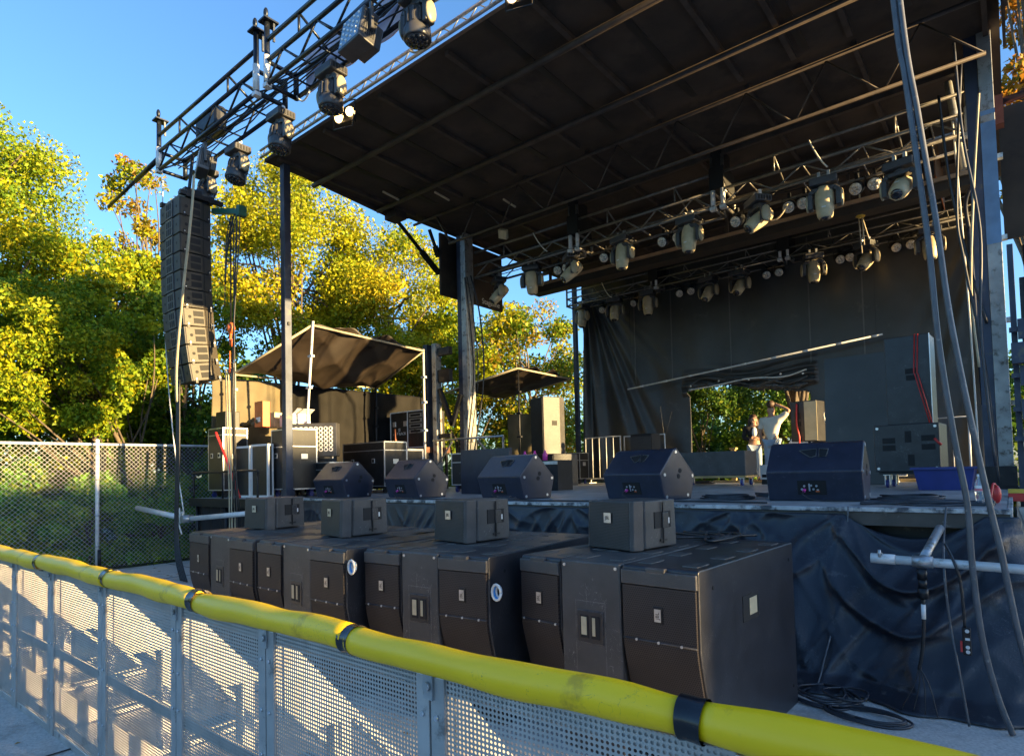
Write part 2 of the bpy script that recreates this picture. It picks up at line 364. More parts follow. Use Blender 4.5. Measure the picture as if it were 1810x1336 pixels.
# ------------------------------------------------------------------ the setting
b = MB(); b.grid(lambda u, v: ((u - .5) * 900, (v - .5) * 900, -OFF - .012), 6, 6); struct('ground', b, M['soil'])
b = MB(); b.grid(lambda u, v: (-3.62 + u * 40, -26 + v * 50, -OFF + .0), 20, 20); struct('concrete_pad', b, M['concrete'])
# expansion joints cut in the pad, dark narrow strips 3 mm above it
b = MB()
for y in (-7.4, -4.0, -.6): b.box(-3.6, 30, y - .008, y + .008, -OFF + .001, -OFF + .004)
for x in (-1.5, 1.9, 5.3, 8.7, 12.1): b.box(x - .008, x + .008, -20, 0, -OFF + .005, -OFF + .008)
struct('pavement_joints', b, M['dark'])

# unseen walls added to shade the stage front; their gap lights the barricade
def sunblocker(y0, y1, h, label):
    t = thing('added_sunblocker', label, 'sunblocker', (60.5, (y0 + y1) / 2, -OFF))
    b = MB(); b.box(60, 60.3, y0, y1, -OFF, h); wpart('boarding', b, M['siding'], t)
    b = MB(); b.box(59.9, 60.4, y0 - .02, y1 + .02, h + .002, h + .12); wpart('coping', b, M['rust'], t)
    for k in range(int((y1 - y0) / 5)):
        b = MB(); b.box(60.302, 60.6, y0 + .3 + 5 * k, y0 + .6 + 5 * k, -OFF, h - .3); wpart('buttress', b, M['steel'], t)
sunblocker(-60, 4.45, 9.4, 'long tan hoarding added out of view on the right')
sunblocker(6.3, 16.8, 9.4, 'short tan hoarding added out of view on the right beside the long one')

# ------------------------------------------------------------------ stage: deck with legs, edge and wing
st = thing('stage_platform', 'raised grey stage platform with worn aluminium front edge', 'stage', (5, 4.8, -OFF))
b = MB(); b.box(-.08, 10.04, .02, 9.75, -.09, 0); wpart('deck', b, M['deck'], st)
b = MB(); b.box(-.1, 10.06, -.03, .018, -.035, .004); b.box(10.042, 10.075, .02, 9.7, -.13, .004); wpart('edge_rail', b, mat('chipped_edge_rail', (.5, .52, .55), .4, .5, .2, 9, dirt=(.07, .08, .10), dscale=7, damt=.62), st, bevel=.004)
b = MB()
for x in (0.3, 2.6, 5, 7.4, 9.6):
    for y in (.5, 3.2, 6, 9): b.tube([(x, y, -OFF), (x, y, -.09)], .05)
each(wmove(b, st), 'leg', M['black'], st)
b = MB(); b.box(-.1, 10.06, -.012, .016, -.15, -.037); wpart('fascia_board', b, mat('dark_worn_fascia', (.07, .062, .055), .5, .2, .3, 4, dirt=(.2, .19, .18), dscale=11, damt=.2), st)
b = MB(); b.box(-.05, 10.0, .25, 9.6, -.32, -.12)
wpart('subframe', b, M['black'], st)
b = MB()
for i in range(9): b.box(-.05, 10.0, 8.35 + i * .02, 8.36 + i * .02, .0, .001)
for (x0, x1, y) in ((5.6, 9.4, 8.1), (4.4, 9.0, 8.75)): b.box(x0, x1, y, y + .14, .003, .05)
wpart('timber_ramp', b, M['wood'], st)
# left wing
wg = thing('wing_platform', 'lower black side platform carrying the road cases left of the stage', 'stage', (-1.4, 3, -OFF))
b = MB(); b.box(-2.75, -.12, -.45, 6.4, -.10, -.004); wpart('deck', b, M['deck'], wg)
b = MB(); b.box(-2.75, -.12, -.50, -.453, -.16, 0); wpart('edge_rail', b, M['black'], wg)
b = MB()
for x in (-2.6, -1.4, -.3):
    for y in (-.4, 2, 4, 6): b.tube([(x, y, -OFF), (x, y, -.1)], .035)
each(wmove(b, wg), 'leg', M['black'], wg)
b = MB(); b.grid(lambda u, v: (-2.7 + u * 2.55, -.36 + .05 * math.sin(u * 40), -OFF + v * 1.2), 60, 2); wpart('skirt', b, M['dark'], wg)
# guard rail of the wing
b = MB()
b.tube(smooth([(-2.72, -.42, 0), (-2.72, -.42, .42), (-2.64, -.42, .5), (-1.5, -.42, .5), (-.3, -.42, .5), (-.22, -.42, .42), (-.22, -.42, 0)], 4), .022)
b.tube([(-1.5, -.42, 0), (-1.5, -.42, .5)], .018)
solo('guard_rail', b, M['black'], 'low black bent tube guard rail along the left wing edge', 'railing', (-1.5, -.42, 0))

# vinyl skirt that hangs from the front edge and wraps the right-hand corner
def skirt_fn(u, v):
    L = 10.1 + 5.0; s = u * L; d = 1 - v
    x = -.05 + s; y = -.02; wrap = s > 10.12
    zt = -.055; zb = -OFF + .012
    k = max(0, min(1, (s - 7.6) / 1.0))
    if not wrap and 9.0 < s < 9.95: zt -= .19 * math.sin(PI * (s - 9.0) / .95) ** .8
    z = zt + (zb - zt) * d
    f = d ** 1.15
    # vertical pleats that open out towards the ground
    fold = .06 * math.sin(s * 5.3 + .9 * math.sin(s * 2.1)) * d ** .7 + .03 * math.sin(s * 12.5 + 2.2 * d) * d
    cr = .022 * (1 - abs(math.sin(s * 9 + d * 5 + 2.4 * math.sin(s * 3.1 + d * 4)))) ** 2 + .016 * (1 - abs(math.sin(s * 6 - d * 11 + 1.7 * math.sin(s * 4.3)))) ** 3 + .006 * math.sin(s * 31 + d * 14 + 3 * math.sin(s * 5 + d * 6))
    # one scoop under the pipe arm, and tension folds that fan out from where the cloth is tied
    sw = 0
    for (cx, cw, z0, dep, am) in ((9.45, .60, .09, .25, .17), (9.50, .72, .26, .36, .10), (8.5, .5, .04, .38, .06)):
        q = (s - cx) / cw + .12 * math.sin(d * 9 + cx)
        if abs(q) < 1:
            c = z0 + dep * (1 - abs(q) ** 1.6); t = (d - c) / .17
            sw += am * (math.exp(-abs(t) * 1.3) if t < 0 else math.exp(-t * 3.6)) * (1 - q * q) ** .5
    for (s0, d0, am, kk, ph, rr_) in ((9.0, -.02, .045, 9, .3, .8), (9.95, -.02, .045, 8, 1.2, .8), (8.1, -.03, .035, 10, 2.0, .6), (7.1, -.03, .03, 11, .7, .5), (6.1, -.03, .03, 10, 0, .5), (5.0, -.03, .03, 9, 1, .5), (9.6, 1.05, .04, 8, .5, .5), (8.9, 1.05, .035, 9, 1.5, .45)):
        dx, dd = (s - s0) * .8, (d - d0); r_ = math.hypot(dx, dd) + 1e-4; an = math.atan2(dx, abs(dd) + .02)
        w_ = 1 - abs(math.sin(an * kk * .5 + ph + .5 * math.sin(r_ * 6)))
        sw += am * w_ ** 2 * min(1, r_ * 5) * math.exp(-(r_ / rr_) ** 2)
    out = .74 * f * k + .10 * d * (1 - k) + fold * (.5 + .5 * k) + sw + cr * min(1, d * 6)
    if d > .93: out += (d - .93) * 2.2 * k
    if wrap:
        t = s - 10.12
        return (10.08 + out * .45 + .02, -.02 + t - .55 * f * max(0, 1 - t * 1.2), z)
    r = max(0, min(1, (s - 9.75) / .37))
    return (min(x, 10.07) + .06 * r * f, y - out * (1 - .12 * r * r), z)
b = MB(); b.grid(skirt_fn, 640, 90)
solo('stage_skirt', b, M['vinyl'], 'black vinyl skirt draped in sagging folds below the stage front edge', 'skirt', (5, -.05, -OFF), thick=.004)

# ------------------------------------------------------------------ roof
M['inner_seam'] = mat('roof_seam_tape', (.014, .012, .011), .5)
rf = thing('stage_roof', 'dark flat stage roof seen from below with steel beams', 'roof', (5, 4.8, 6.12))
b = MB(); b.box(-.26, 10.2, -.22, 3.2, 6.12, 6.18); b.box(-.26, 10.2, 3.203, 9.9, 6.14, 6.28); wpart('panel', b, M['roofskin'], rf)
for x in (.8, 2.2, 3.65, 5.1, 6.5, 8.1, 9.3):
    b = MB(); b.box(x - .05, x + .05, -.2, 3.1, 6.113, 6.119); wpart('panel_seam', b, M['inner_seam'], rf)
for x in (.08, 1.5, 2.93, 4.36, 5.8, 7.22, 7.95, 8.65, 10.05):
    b = MB(); b.box(x - .035, x + .035, -.15, 3.12, 6.05, 6.117); b.box(x - .03, x + .03, 3.38, 9.8, 6.06, 6.137); wpart('rafter', b, M['beam'], rf)
for y in (.75, 2.3): b = MB(); b.tube([(-.2, y, 6.0), (10.15, y, 6.0)], .048, 10); wpart('purlin', b, M['beam'], rf)
for y in (4.9, 6.3, 8.2): b = MB(); b.box(-.2, 10.1, y - .04, y + .04, 5.98, 6.058); wpart('purlin', b, M['beam'], rf)
# lattice girder across the middle
b = MB(); b.tube([(.9, 3.33, 5.30), (10.05, 3.33, 5.30)], .026); b.tube([(-.2, 3.33, 6.0), (10.1, 3.33, 6.0)], .03)
x = 1.29
b.tube([(.55, 3.33, 5.98), (.95, 3.33, 5.3)], .026)
while x < 9.7:
    b.tube([(x, 3.33, 5.3), (x + .42, 3.33, 5.98)], .013); b.tube([(x + .42, 3.33, 5.98), (x + 1.05, 3.33, 5.3)], .013); x += 1.1
wpart('girder', b, M['beam'], rf)
# ladder girder on the front edge
b = MB()
for z in (6.17, 6.30): b.tube([(-.26, -.30, z), (10.2, -.30, z)], .022)
i = 0; x = -.2
while x < 10: b.tube([(x, -.30, 6.17 + .13 * (i % 2)), (x + .16, -.30, 6.17 + .13 * ((i + 1) % 2))], .009, 5); x += .16; i += 1
wpart('front_girder', b, M['steel'], rf)
# hanging beam near the back and side fascias
b = MB(); b.box(.5, 9.9, 6.75, 7.1, 5.00, 5.2); wpart('rear_beam', b, mat('brown_roof_beam', (.035, .024, .016), .6, .1), rf)
b = MB(); b.box(.5, 9.9, 6.70, 6.747, 5.16, 5.23); wpart('beam_sun_strip', b, mat('painted_beam_sunlight', (.42, .26, .14), .5, .1, .4, 2), rf)  # tan strip is sunlight painted along the dark beam's upper edge
b = MB()
for x in (1.0, 3.3, 5.6, 7.9, 9.7): b.box(x - .03, x + .03, 6.9, 6.96, 5.2, 6.06)
each(wmove(b, rf), 'beam_hanger', M['beam'], rf)
b = MB(); b.box(-.33, -.27, 4.22, 6.5, 4.62, 6.118); fl = wpart('left_fascia', b, M['roofskin'], rf, bevel=.01)
text = text_mesh('fascia_lettering', 'Stageline', .20, M['white'], fl, Matrix.Translation((-.267 - 5, 6.02 - 4.8, 4.76 - 6.12)) @ Matrix(((0, 0, 1, 0), (1, 0, 0, 0), (0, 1, 0, 0), (0, 0, 0, 1))))
fx = bpy.data.materials.new('sunlit_orange_tarp'); fx.use_nodes = True
fn = fx.node_tree; tr = fn.nodes.new('ShaderNodeBsdfTranslucent'); tr.inputs['Color'].default_value = (.42, .17, .035, 1)
ms = fn.nodes.new('ShaderNodeMixShader'); ms.inputs[0].default_value = .45; fn.nodes['Principled BSDF'].inputs['Base Color'].default_value = (.09, .05, .025, 1)
fn.links.new(fn.nodes['Principled BSDF'].outputs[0], ms.inputs[1]); fn.links.new(tr.outputs[0], ms.inputs[2]); fn.links.new(ms.outputs[0], fn.nodes['Material Output'].inputs['Surface'])
b = MB(); b.box(10.22, 10.25, .25, 2.0, 5.0, 6.75); b.box(10.22, 10.25, 2.0, 4.2, 5.75, 6.4); wpart('added_shade_panel', b, M['roofskin'], rf)  # unseen panels added to shade the upper speaker boxes and roof beams
b = MB(); b.box(9.25, 9.265, 6.75, 8.7, 5.32, 6.11); wpart('right_fascia', b, fx, rf)
b = MB(); b.box(9.21, 9.247, 6.72, 6.77, 5.3, 6.11); b.box(9.21, 9.247, 7.6, 7.63, 5.3, 6.11); b.box(9.21, 9.247, 8.64, 8.7, 5.3, 6.11); wpart('fascia_frame', b, M['black'], rf)
for a, c in (((-.3, 2.8, 6.1), (-.36, 4.25, 5.15)), ((-.3, 3.9, 6.1), (-.36, 4.25, 5.55))):
    b = MB(); b.bar(a, c, .06); mid = Vector(a).lerp(Vector(c), .6); b.bar(mid, c, .1); wpart('brace', b, M['black'], rf)
b = MB(); b.prism([(.62, 6.118), (2.75, 6.118), (2.75, 5.98)], -.27, -.2, 'x'); b.box(-.27, .1, 2.55, 2.85, 5.9, 6.05); wpart('corner_gusset', b, M['roofskin'], rf)
for p in ((1.35, 2.5, 6.0), (.6, 1.8, 6.0), (2.3, 3.5, 5.9)):
    b = MB(); b.bar(p, (p[0] - .05, p[1] + .45, p[2]), .03); wpart('latch_bar', b, M['sand'], rf)

# ------------------------------------------------------------------ masts and posts
def post(name, label, x, y, z1, wd, m):
    t = thing(name, label, 'post', (x, y, 0))
    b = MB(); b.box(-wd / 2, wd / 2, -wd / 2, wd / 2, .012, z1); b.build('shaft', m, t, bevel=.008)
    b = MB(); b.box(-wd * .9, wd * .9, -wd * .9, wd * .9, 0, .012); b.box(-wd * .62, wd * .62, -wd * .62, wd * .62, .012, .16); b.build('foot_plate', m, t, bevel=.004)
    b = MB(); b.box(wd / 2 + .002, wd / 2 + .03, -.02, .02, 3.1, 3.16); b.tube([(-wd / 2 - .12, 0, 4.75), (-wd / 2 - .12, 0, 4.95), (-wd / 2, 0, 4.98)], .007, 5); each(b, 'clip', M['black'], t)
    return t
post('roof_post', 'slim blue grey steel post holding up the front left roof corner', 0.02, .02, 6.05, .135, M['mast'])
post('roof_post', 'thin rear post standing between the trees and the backdrop edge', .02, 9.55, 6.05, .12, M['mast'])
# main masts
def mast(label, x, y, h, face):
    t = thing('hydraulic_mast', label, 'mast', (x, y, 0))
    b = MB()
    b.box(-.13, -.115, -.14, .14, .03, h); b.box(-.115, .0, -.012, .012, .03, h); b.box(.0, .012, -.14, .14, .03, h); b.box(-.115, 0, -.14, -.128, .03, h)
    b.build('channel', M['mast'], t)
    b = MB(); b.box(.014, .17, -.16, .12, .03, h); b.build('column', face, t, bevel=.006)
    b = MB(); b.box(-.22, .26, -.24, .22, 0, .03); b.box(-.16, .2, -.19, -.165, .03, .3); b.build('base', M['black'], t, bevel=.004)
    b = MB()
    for z in (1.1, 2.2, 3.3, 4.4): b.box(.172, .23, -.1, .0, z, z + .06)
    each(b, 'bracket', M['steel'], t)
    return t
mast('left steel roof mast lit gold on one side with cables down it', .02, 4.74, 6.1, M['mastgrey'])
mr = mast('tall right steel mast with navy channel beside a bare grey column', 9.93, 4.5, 8.6, M['mastgrey'])
b = MB(); b.box(.0135, .1715, -.1615, -.1212, 3.25, 4.9); b.box(.0135, .1715, -.1615, -.1212, 5.0, 5.06); b.build('paint_patch', mat('blue_faded_paint', (.12, .22, .36), .5), mr)
# left scaffold tower behind the cases, with beams and a V brace
t = thing('support_frame', 'brown steel support frame with V brace beside the left mast', 'frame', (-.4, 4.3, 0))
for (x, y) in ((-.86, 4.3), (-.60, 4.34)):
    b = MB(); b.box(x - .07, x + .07, y - .09, y + .09, .0, 3.5); wpart('column', b, M['mastgrey'] if x > -.7 else M['mast'], t, bevel=.006)
for z0, z1 in ((3.2, 3.38), (2.55, 2.85), (1.22, 1.32)):
    b = MB(); b.box(-.52, -.14, 4.3, 4.42, z0, z1); wpart('cross_beam', b, M['black'], t)
b = MB(); b.bar((-.5, 4.34, 2.4), (-.1, 4.34, 1.5), .09); b.bar((.2, 4.34, 2.2), (-.1, 4.34, 1.5), .09); wpart('v_brace', b, M['black'], t)
b = MB(); b.tube([(-.5, 4.1, 1.15), (1.65, 4.1, 1.15)], .025); b.tube([(1.65, 4.1, 1.15), (1.65, 4.1, .0)], .025); b.bar((-.45, 4.12, .5), (.1, 4.12, 1.1), .03); b.bar((.9, 4.12, 1.1), (1.6, 4.12, .4), .03); wpart('lower_rail', b, M['steel'], t)

# right-hand hardware outside the mast
t = thing('stage_outrigger', 'cluster of black and bare steel stays outside the right mast', 'frame', (10.3, 3.6, -OFF))
b = MB(); b.box(10.14, 10.2, 3.6, 3.7, .0, 3.0); wpart('upright', b, M['mast'], t, bevel=.004)
b = MB(); b.box(10.24, 10.33, 3.5, 3.6, .1, 2.55); wpart('upright', b, M['black'], t, bevel=.004)
b = MB(); b.tube([(10.36, 3.4, .1), (10.3, 3.4, 2.9)], .02); b.box(10.35, 10.6, 3.7, 3.75, 0, 2.3); wpart('upright', b, M['black'], t)
for z in (1.9, 1.35, .95, .6): b = MB(); b.box(10.12, 10.42, 3.44, 3.5, z, z + .055); b.box(10.2, 10.26, 3.4, 3.439, z - .1, z + .14); wpart('clamp', b, M['mast'], t)
b = MB(); b.box(10.13, 10.28, 3.3, 3.43, 1.5, 1.75); wpart('junction_box', b, M['mast'], t, bevel=.006)
b = MB(); b.box(10.14, 10.20, 3.5, 3.6, -OFF, .0); b.box(10.4, 10.46, 3.5, 3.6, -OFF, .6); wpart('foot', b, M['black'], t)
t = thing('ramp_board', 'red and yellow edged board lying beyond the right mast foot', 'ramp', (10.5, 2.3, -.1))
b = MB(); b.box(10.04, 11.4, 2.0, 2.5, -.04, .04); wpart('board', b, M['red'], t, bevel=.004)
b = MB(); b.box(10.04, 11.4, 1.99, 2.02, .043, .085); wpart('edge', b, M['chainy'], t)
b = MB(); b.box(10.1, 11.4, 2.05, 2.15, -OFF, -.2); b.box(10.08, 11.4, 2.05, 2.15, -.2, -.1); wpart('support', b, M['steel'], t)
# right wing roof with its arm
t = thing('wing_roof', 'dark wing roof panel out beyond the right mast', 'roof', (12, 7, 4.0))
b = MB(); b.box(10.16, 15, 7.0, 10, 6.15, 6.23); wpart('panel', b, M['roofskin'], t)
b = MB(); b.box(10.14, 15, 6.92, 6.98, 4.0, 6.15); wpart('fascia', b, M['roofskin'], t)
b = MB(); b.tube([(10.2, 5.3, 5.55), (14, 5.3, 5.75)], .055); wpart('arm', b, M['mast'], t)
b = MB(); b.box(10.02, 10.2, 5.2, 5.4, 5.2, 5.62); wpart('hinge', b, M['rust'], t)
# thin pipes and stay straps inside the right mast
b = MB(); b.tube([(9.58, 5.1, 6.0), (9.72, 5.0, 4.6)], .05)
solo('stay_tube', b, M['mastgrey'], 'grey stay tube leaning inside the right mast top', 'tube', (9.65, 5.05, 5.2))
b = MB(); b.tube(smooth([(9.72, 5.6, 3.9), (9.70, 5.4, 4.2), (9.76, 5.2, 4.35), (9.84, 5.0, 4.35)], 5), .028); b.tube([(9.72, 5.6, 3.9), (9.78, 5.5, 1.2)], .028)
solo('hydraulic_hose', b, M['lead'], 'black hydraulic hose bent over behind the right mast', 'hose', (9.72, 5.6, 1.2))

# ------------------------------------------------------------------ backdrop
def back_fn(u, v):
    x = .15 + u * 9.72; z = .03 + v * 6.06
    # folds fan out from the top left corner
    dx = x - .3; dz = 5.9 - z
    ang = math.atan2(dx, dz + .3); r = math.hypot(dx, dz)
    fan = math.exp(-(ang / .42) ** 2)
    y = 9.72 + .10 * fan * math.sin(ang * 46 + 1.3 * math.sin(ang * 17)) * min(1, r / 1.5) + .02 * math.sin(x * 3.1) * v
    ang2 = math.atan2(10.1 - x, dz + .3); f2 = math.exp(-(ang2 / .3) ** 2)
    y += .09 * f2 * math.sin(ang2 * 40 + 1.0) + .012 * math.sin(x * 7 + z)
    if 3.3 < x < 6.6 and z > 2.3: 
        q = math.exp(-((z - 2.45) / .3) ** 2)
        y -= .12 * q * (1 + .7 * math.sin((z - .1 * math.sin(x * 2.2)) * 34) + .3 * math.sin(x * 6))
    return (x, y, z)
def back_skip(u, v):
    x = .15 + u * 9.72; z = .03 + v * 6.06
    if not 3.5 < x < 6.42: return False
    lip = 2.38 + .10 * math.sin((x - 3.5) / 2.9 * PI * 2.1) * (1 if x < 5.4 else .3) - (.28 * max(0, (x - 5.0) / 1.4) if x > 5.0 else 0)
    return z < lip
b = MB(); b.grid(back_fn, 300, 170, skip=back_skip)
bd = solo('backdrop_curtain', b, M['curtain'], 'huge black vinyl backdrop with a bunched up doorway in it', 'backdrop', (5, 9.72, 0), thick=.006)
b = MB()
for i, x in enumerate((3.6, 4.35, 5.1, 5.85, 6.35)): b.ball((x, 9.5, 2.52 + .05 * (i % 2)), .025, 8)
b.tube(smooth([(3.5, 9.56, 2.42), (4.3, 9.52, 2.47), (5.1, 9.52, 2.55), (5.9, 9.52, 2.5), (6.42, 9.55, 2.62)], 6), .018)
wsub('gather_cord', b, M['rope'], bd, bd)
b = MB(); hp = []
for k in range(30):
    x = 3.48 + k * .102; lip = 2.46 + .07 * math.sin((x - 3.5) / 2.9 * PI * 2.1) - (.2 * max(0, (x - 5.0) / 1.4)); hp.append((x, 9.6 + .03 * math.sin(x * 9), lip + .03 * math.sin(x * 7)))
sm_ = smooth(hp, 4); b.tube(sm_, [.05 + .022 * math.sin(k * .31) + .012 * math.sin(k * .9) for k in range(len(sm_))], 12)
sm2 = smooth([(x, y - .06, z + .12 + .04 * math.sin(x * 5)) for x, y, z in hp], 4); b.tube(sm2, [.03 + .018 * math.sin(k * .23 + 1) for k in range(len(sm2))], 10)
wsub('gathered_hem', b, M['curtain'], bd, bd)
seamm = mat('backdrop_seam', (.11, .105, .095), .4)
for x in (1.9, 3.0, 4.6, 6.48, 7.6):
    b = MB(); b.grid(lambda u, v, x=x: (back_fn((x - .15) / 9.72 + u * .002, .45 + v * .5)[0] + u * .012, back_fn((x - .15) / 9.72, .45 + v * .5)[1] - .012, back_fn(0, .45 + v * .5)[2]), 1, 40)
    wsub('seam', b, seamm, bd, bd)
b = MB(); b.tube([(1.83, 9.35, 2.6), (8.02, 9.35, 3.16)], .022, 8)
for k in range(9): 
    x = 2.2 + k * .7; b.tube([(x, 9.35, 2.6 + (x - 1.83) * .0905), (x + .12, 9.35, 2.6 + (x + .12 - 1.83) * .0905)], .027, 8)
solo('pipe_batten', b, M['pipe'], 'long slanted aluminium pipe hanging in front of the backdrop', 'pipe', (5, 9.35, 2.9))
for i, (x, z) in enumerate(((1.84, 2.6), (8.0, 3.16))):
    b = MB(); b.tube([(x + (.1 if i == 0 else -.1), 9.35, z + .02), (x + (.1 if i == 0 else -.1), 9.4, 5.6)], .004, 5)
    solo('suspension_wire', b, M['black'], ('thin wire holding the low left end of the slanted pipe', 'thin wire holding the high right end of the slanted pipe')[i], 'wire', (x, 9.38, z))
b = MB(); b.tube([(2.72, 9.5, 2.05), (2.84, 9.5, .95)], .003, 5); b.tube([(3.05, 9.5, 1.9), (2.80, 9.5, 1.05)], .0015, 4)
solo('crossed_tape', b, M['cable'], 'thin white crossed tape lines on the left of the backdrop', 'tape', (2.8, 9.5, .95))
# ------------------------------------------------------------------ trusses
def truss_section(label, x0, x1, y, z, dy, h1, h2, group, r=.026, gate=True, step=.48, m='truss', sleeve=False, gl=True, gr=True):
    t = thing('truss_section', label, 'truss', ((x0 + x1) / 2, y, z), 0, group)
    b = MB()
    for (yy, zz, rr) in ((y, z, r), (y, z + h1, r), (y, z + h2, r * .95), (y + dy, z, r), (y + dy, z + h1, r)): b.tube([(x0, yy, zz), (x1, yy, zz)], rr, 10)
    wpart('chord', b, M[m], t)
    b = MB()
    n = max(2, int((x1 - x0) / step)); s = (x1 - x0) / n
    for i in range(n):
        a = x0 + i * s
        b.tube([(a, y, z), (a + s / 2, y, z + h1)], r * .55, 6); b.tube([(a + s / 2, y, z + h1), (a + s, y, z)], r * .55, 6)
        if i % 2 == 0: b.tube([(a + s / 2, y + dy, z), (a + s, y + dy, z + h1)], r * .5, 6); b.tube([(a, y, z), (a, y + dy, z)], r * .6, 6)
        b.tube([(a + s / 2, y, z + h1), (a + s / 2, y + dy, z + h1)], r * .45, 6); b.tube([(a + s / 2, y, z), (a + s / 2, y + dy, z)], r * .45, 6)
        if i % 2 == 1: b.tube([(a, y, z + h1), (a, y, z + h2)], r * .6, 6); b.tube([(a, y, z + h2), (a + .02, y + dy, z + h1)], r * .6, 6)
    wpart('lattice', b, M[m], t)
    for x, on in ((x0, gl), (x1, gr)):
        if not on: continue
        b = MB()
        for yy in (y, y + dy): b.tube([(x, yy, z - .02), (x, yy, z + (h2 + .32 if yy == y else h1 + .05))], r * 1.3, 10)
        b.tube([(x, y, z), (x, y + dy, z)], r * 1.1, 8); b.tube([(x, y, z + h1), (x, y + dy, z + h1)], r, 8); b.tube([(x, y, z), (x, y + dy, z + h1)], r * .5, 6)
        if gate:
            b.box(x - .10, x + .10, y - .09, y + .14, z + h2 + .28, z + h2 + .305); b.tube([(x - .03, y, z + h2 + .3), (x - .03, y, z + h2 + .36)], .02, 8); b.ball((x - .03, y, z + h2 + .44), (.045, .035, .085), 10)
            b.bar((x + .05, y + .08, z + h2 + .28), (x + .02, y + .1, z + h2 + .02), .03)
        g = wpart('end_gate', b, M[m], t)
        if sleeve:
            b = MB(); b.tube([(x, y - .004, z + .02), (x, y - .004, z + h1 + .08)], r * 1.55, 10); b.box(x - .05, x + .05, y - .05, y + .05, z - .06, z); wsub('sleeve', b, M['pipe'], t, g)
    return t
G1 = 'front truss sections'; G2 = 'middle truss sections'; G3 = 'rear truss sections'
truss_section('front black truss section, outermost on the left over the speaker column', -2.28, 1.34, -1.235, 6.27, .48, .35, .67, G1, sleeve=True, step=.84, r=.033)
truss_section('front black truss section beside the left end section', 1.66, 5.1, -1.235, 6.27, .48, .35, .67, G1, sleeve=True, step=.84, r=.033)
truss_section('front black truss section running out of the top of the photo', 5.35, 9.9, -1.235, 6.27, .48, .35, .67, G1, sleeve=True, step=.84, r=.033)
for a, c, gl, gr, lab in ((.27, 3.02, False, True, 'middle truss section reaching the left mast'), (3.2, 6.1, True, True, 'middle truss section between two pairs of silver sleeves'), (6.28, 9.8, True, True, 'middle truss section ending behind the right mast cables')):
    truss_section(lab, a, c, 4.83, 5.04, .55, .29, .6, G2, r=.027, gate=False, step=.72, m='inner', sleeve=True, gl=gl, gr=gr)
for a, c, gl, gr, lab in ((-.02, 2.72, True, True, 'rear truss section from the blue end frame'), (2.86, 6.03, True, True, 'rear truss section in the middle above the doorway'), (6.2, 9.7, True, True, 'rear truss section at the right end of the backdrop')):
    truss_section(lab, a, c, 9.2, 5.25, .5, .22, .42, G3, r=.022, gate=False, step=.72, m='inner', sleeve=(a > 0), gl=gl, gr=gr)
# connector sockets (black boxes) where sections join
for i, (x, y, z, lab) in enumerate(((3.11, 4.83, 5.62, 'black coupling block over the left joint of the middle truss'), (6.19, 4.83, 5.62, 'black coupling block over the right joint of the middle truss'), (2.79, 9.2, 5.7, 'black coupling block over the left joint of the rear truss'), (6.12, 9.2, 5.7, 'black coupling block over the right joint of the rear truss'))):
    b = MB(); b.box(x - .13, x + .13, y - .06, y + .5, z - .28, z + .12); b.box(x - .1, x + .1, y - .03, y + .4, z + .123, 6.05)
    solo('coupling_block', b, M['dark'], lab, 'coupling', (x, y, z - .28), group='truss joint blocks')
# pipe sticking out to the left of the front truss
b = MB(); b.tube([(-5.05, -1.2, 6.386), (-3.3, -1.2, 6.49)], .034, 10); b.tube([(-3.5, -1.2, 6.478), (-2.25, -1.2, 6.552)], .046, 10)
solo('outrigger_pipe', b, M['black'], 'long black pipe jutting out left past the truss end', 'pipe', (-4, -1.2, 6.4))
# cable looms lying in the trusses
for i, (x0, x1, y, z, lab) in enumerate(((-2.1, 9.5, -1.0, 6.3, 'bundle of black cables lying along the front truss'), (.4, 9.2, 5.1, 5.08, 'bundle of cables lying along the middle truss'), (.2, 9.1, 9.45, 5.28, 'bundle of cables lying along the rear truss'))):
    b = MB()
    for k in range(6):
        pts = []; n = 40
        for q in range(n + 1):
            x = x0 + (x1 - x0) * q / n; pts.append((x, y + .05 * k - .1 + .03 * math.sin(q * 1.3 + k * 2), z + .03 + .02 * k % .05 + .02 * abs(math.sin(q * .9 + k))))
        b.tube(pts, .011, 5)
    solo('cable_loom', b, M['rubber'], lab, 'cables', (x0, y, z))
# drooping cable loops and tails on the trusses
LOOPS = ((2.1, 4.75, 5.62, 2.5, 4.7, 5.1, .05, 'white cable drooping over the left part of the middle truss', 'rope'), (7.75, 4.7, 5.62, 8.0, 4.7, 5.1, .05, 'white cable drooping over the right part of the middle truss', 'rope'),
         (1.25, 9.1, 5.68, 1.55, 9.1, 5.2, .08, 'white cable loop on the left of the rear truss', 'rope'), (6.9, 4.85, 4.75, 7.35, 4.85, 4.75, .22, 'pale cable loop sagging under the middle truss', 'sand'),
         (4.0, -.5, 6.1, 4.35, -.5, 6.1, .1, 'yellow strap tail hanging at the roof front edge', 'sand'), (1.75, -.8, 6.25, 2.1, -.8, 6.2, .12, 'pale cable loop near the pair of glowing lamps', 'rope'))
for (x0, y0, z0, x1, y1, z1, s, lab, m) in LOOPS:
    b = MB(); b.tube(catenary((x0, y0, z0), (x1, y1, z1), s, 10), .013, 6); solo('cable_loop', b, M[m], lab, 'cable', (x0, y0, z1))

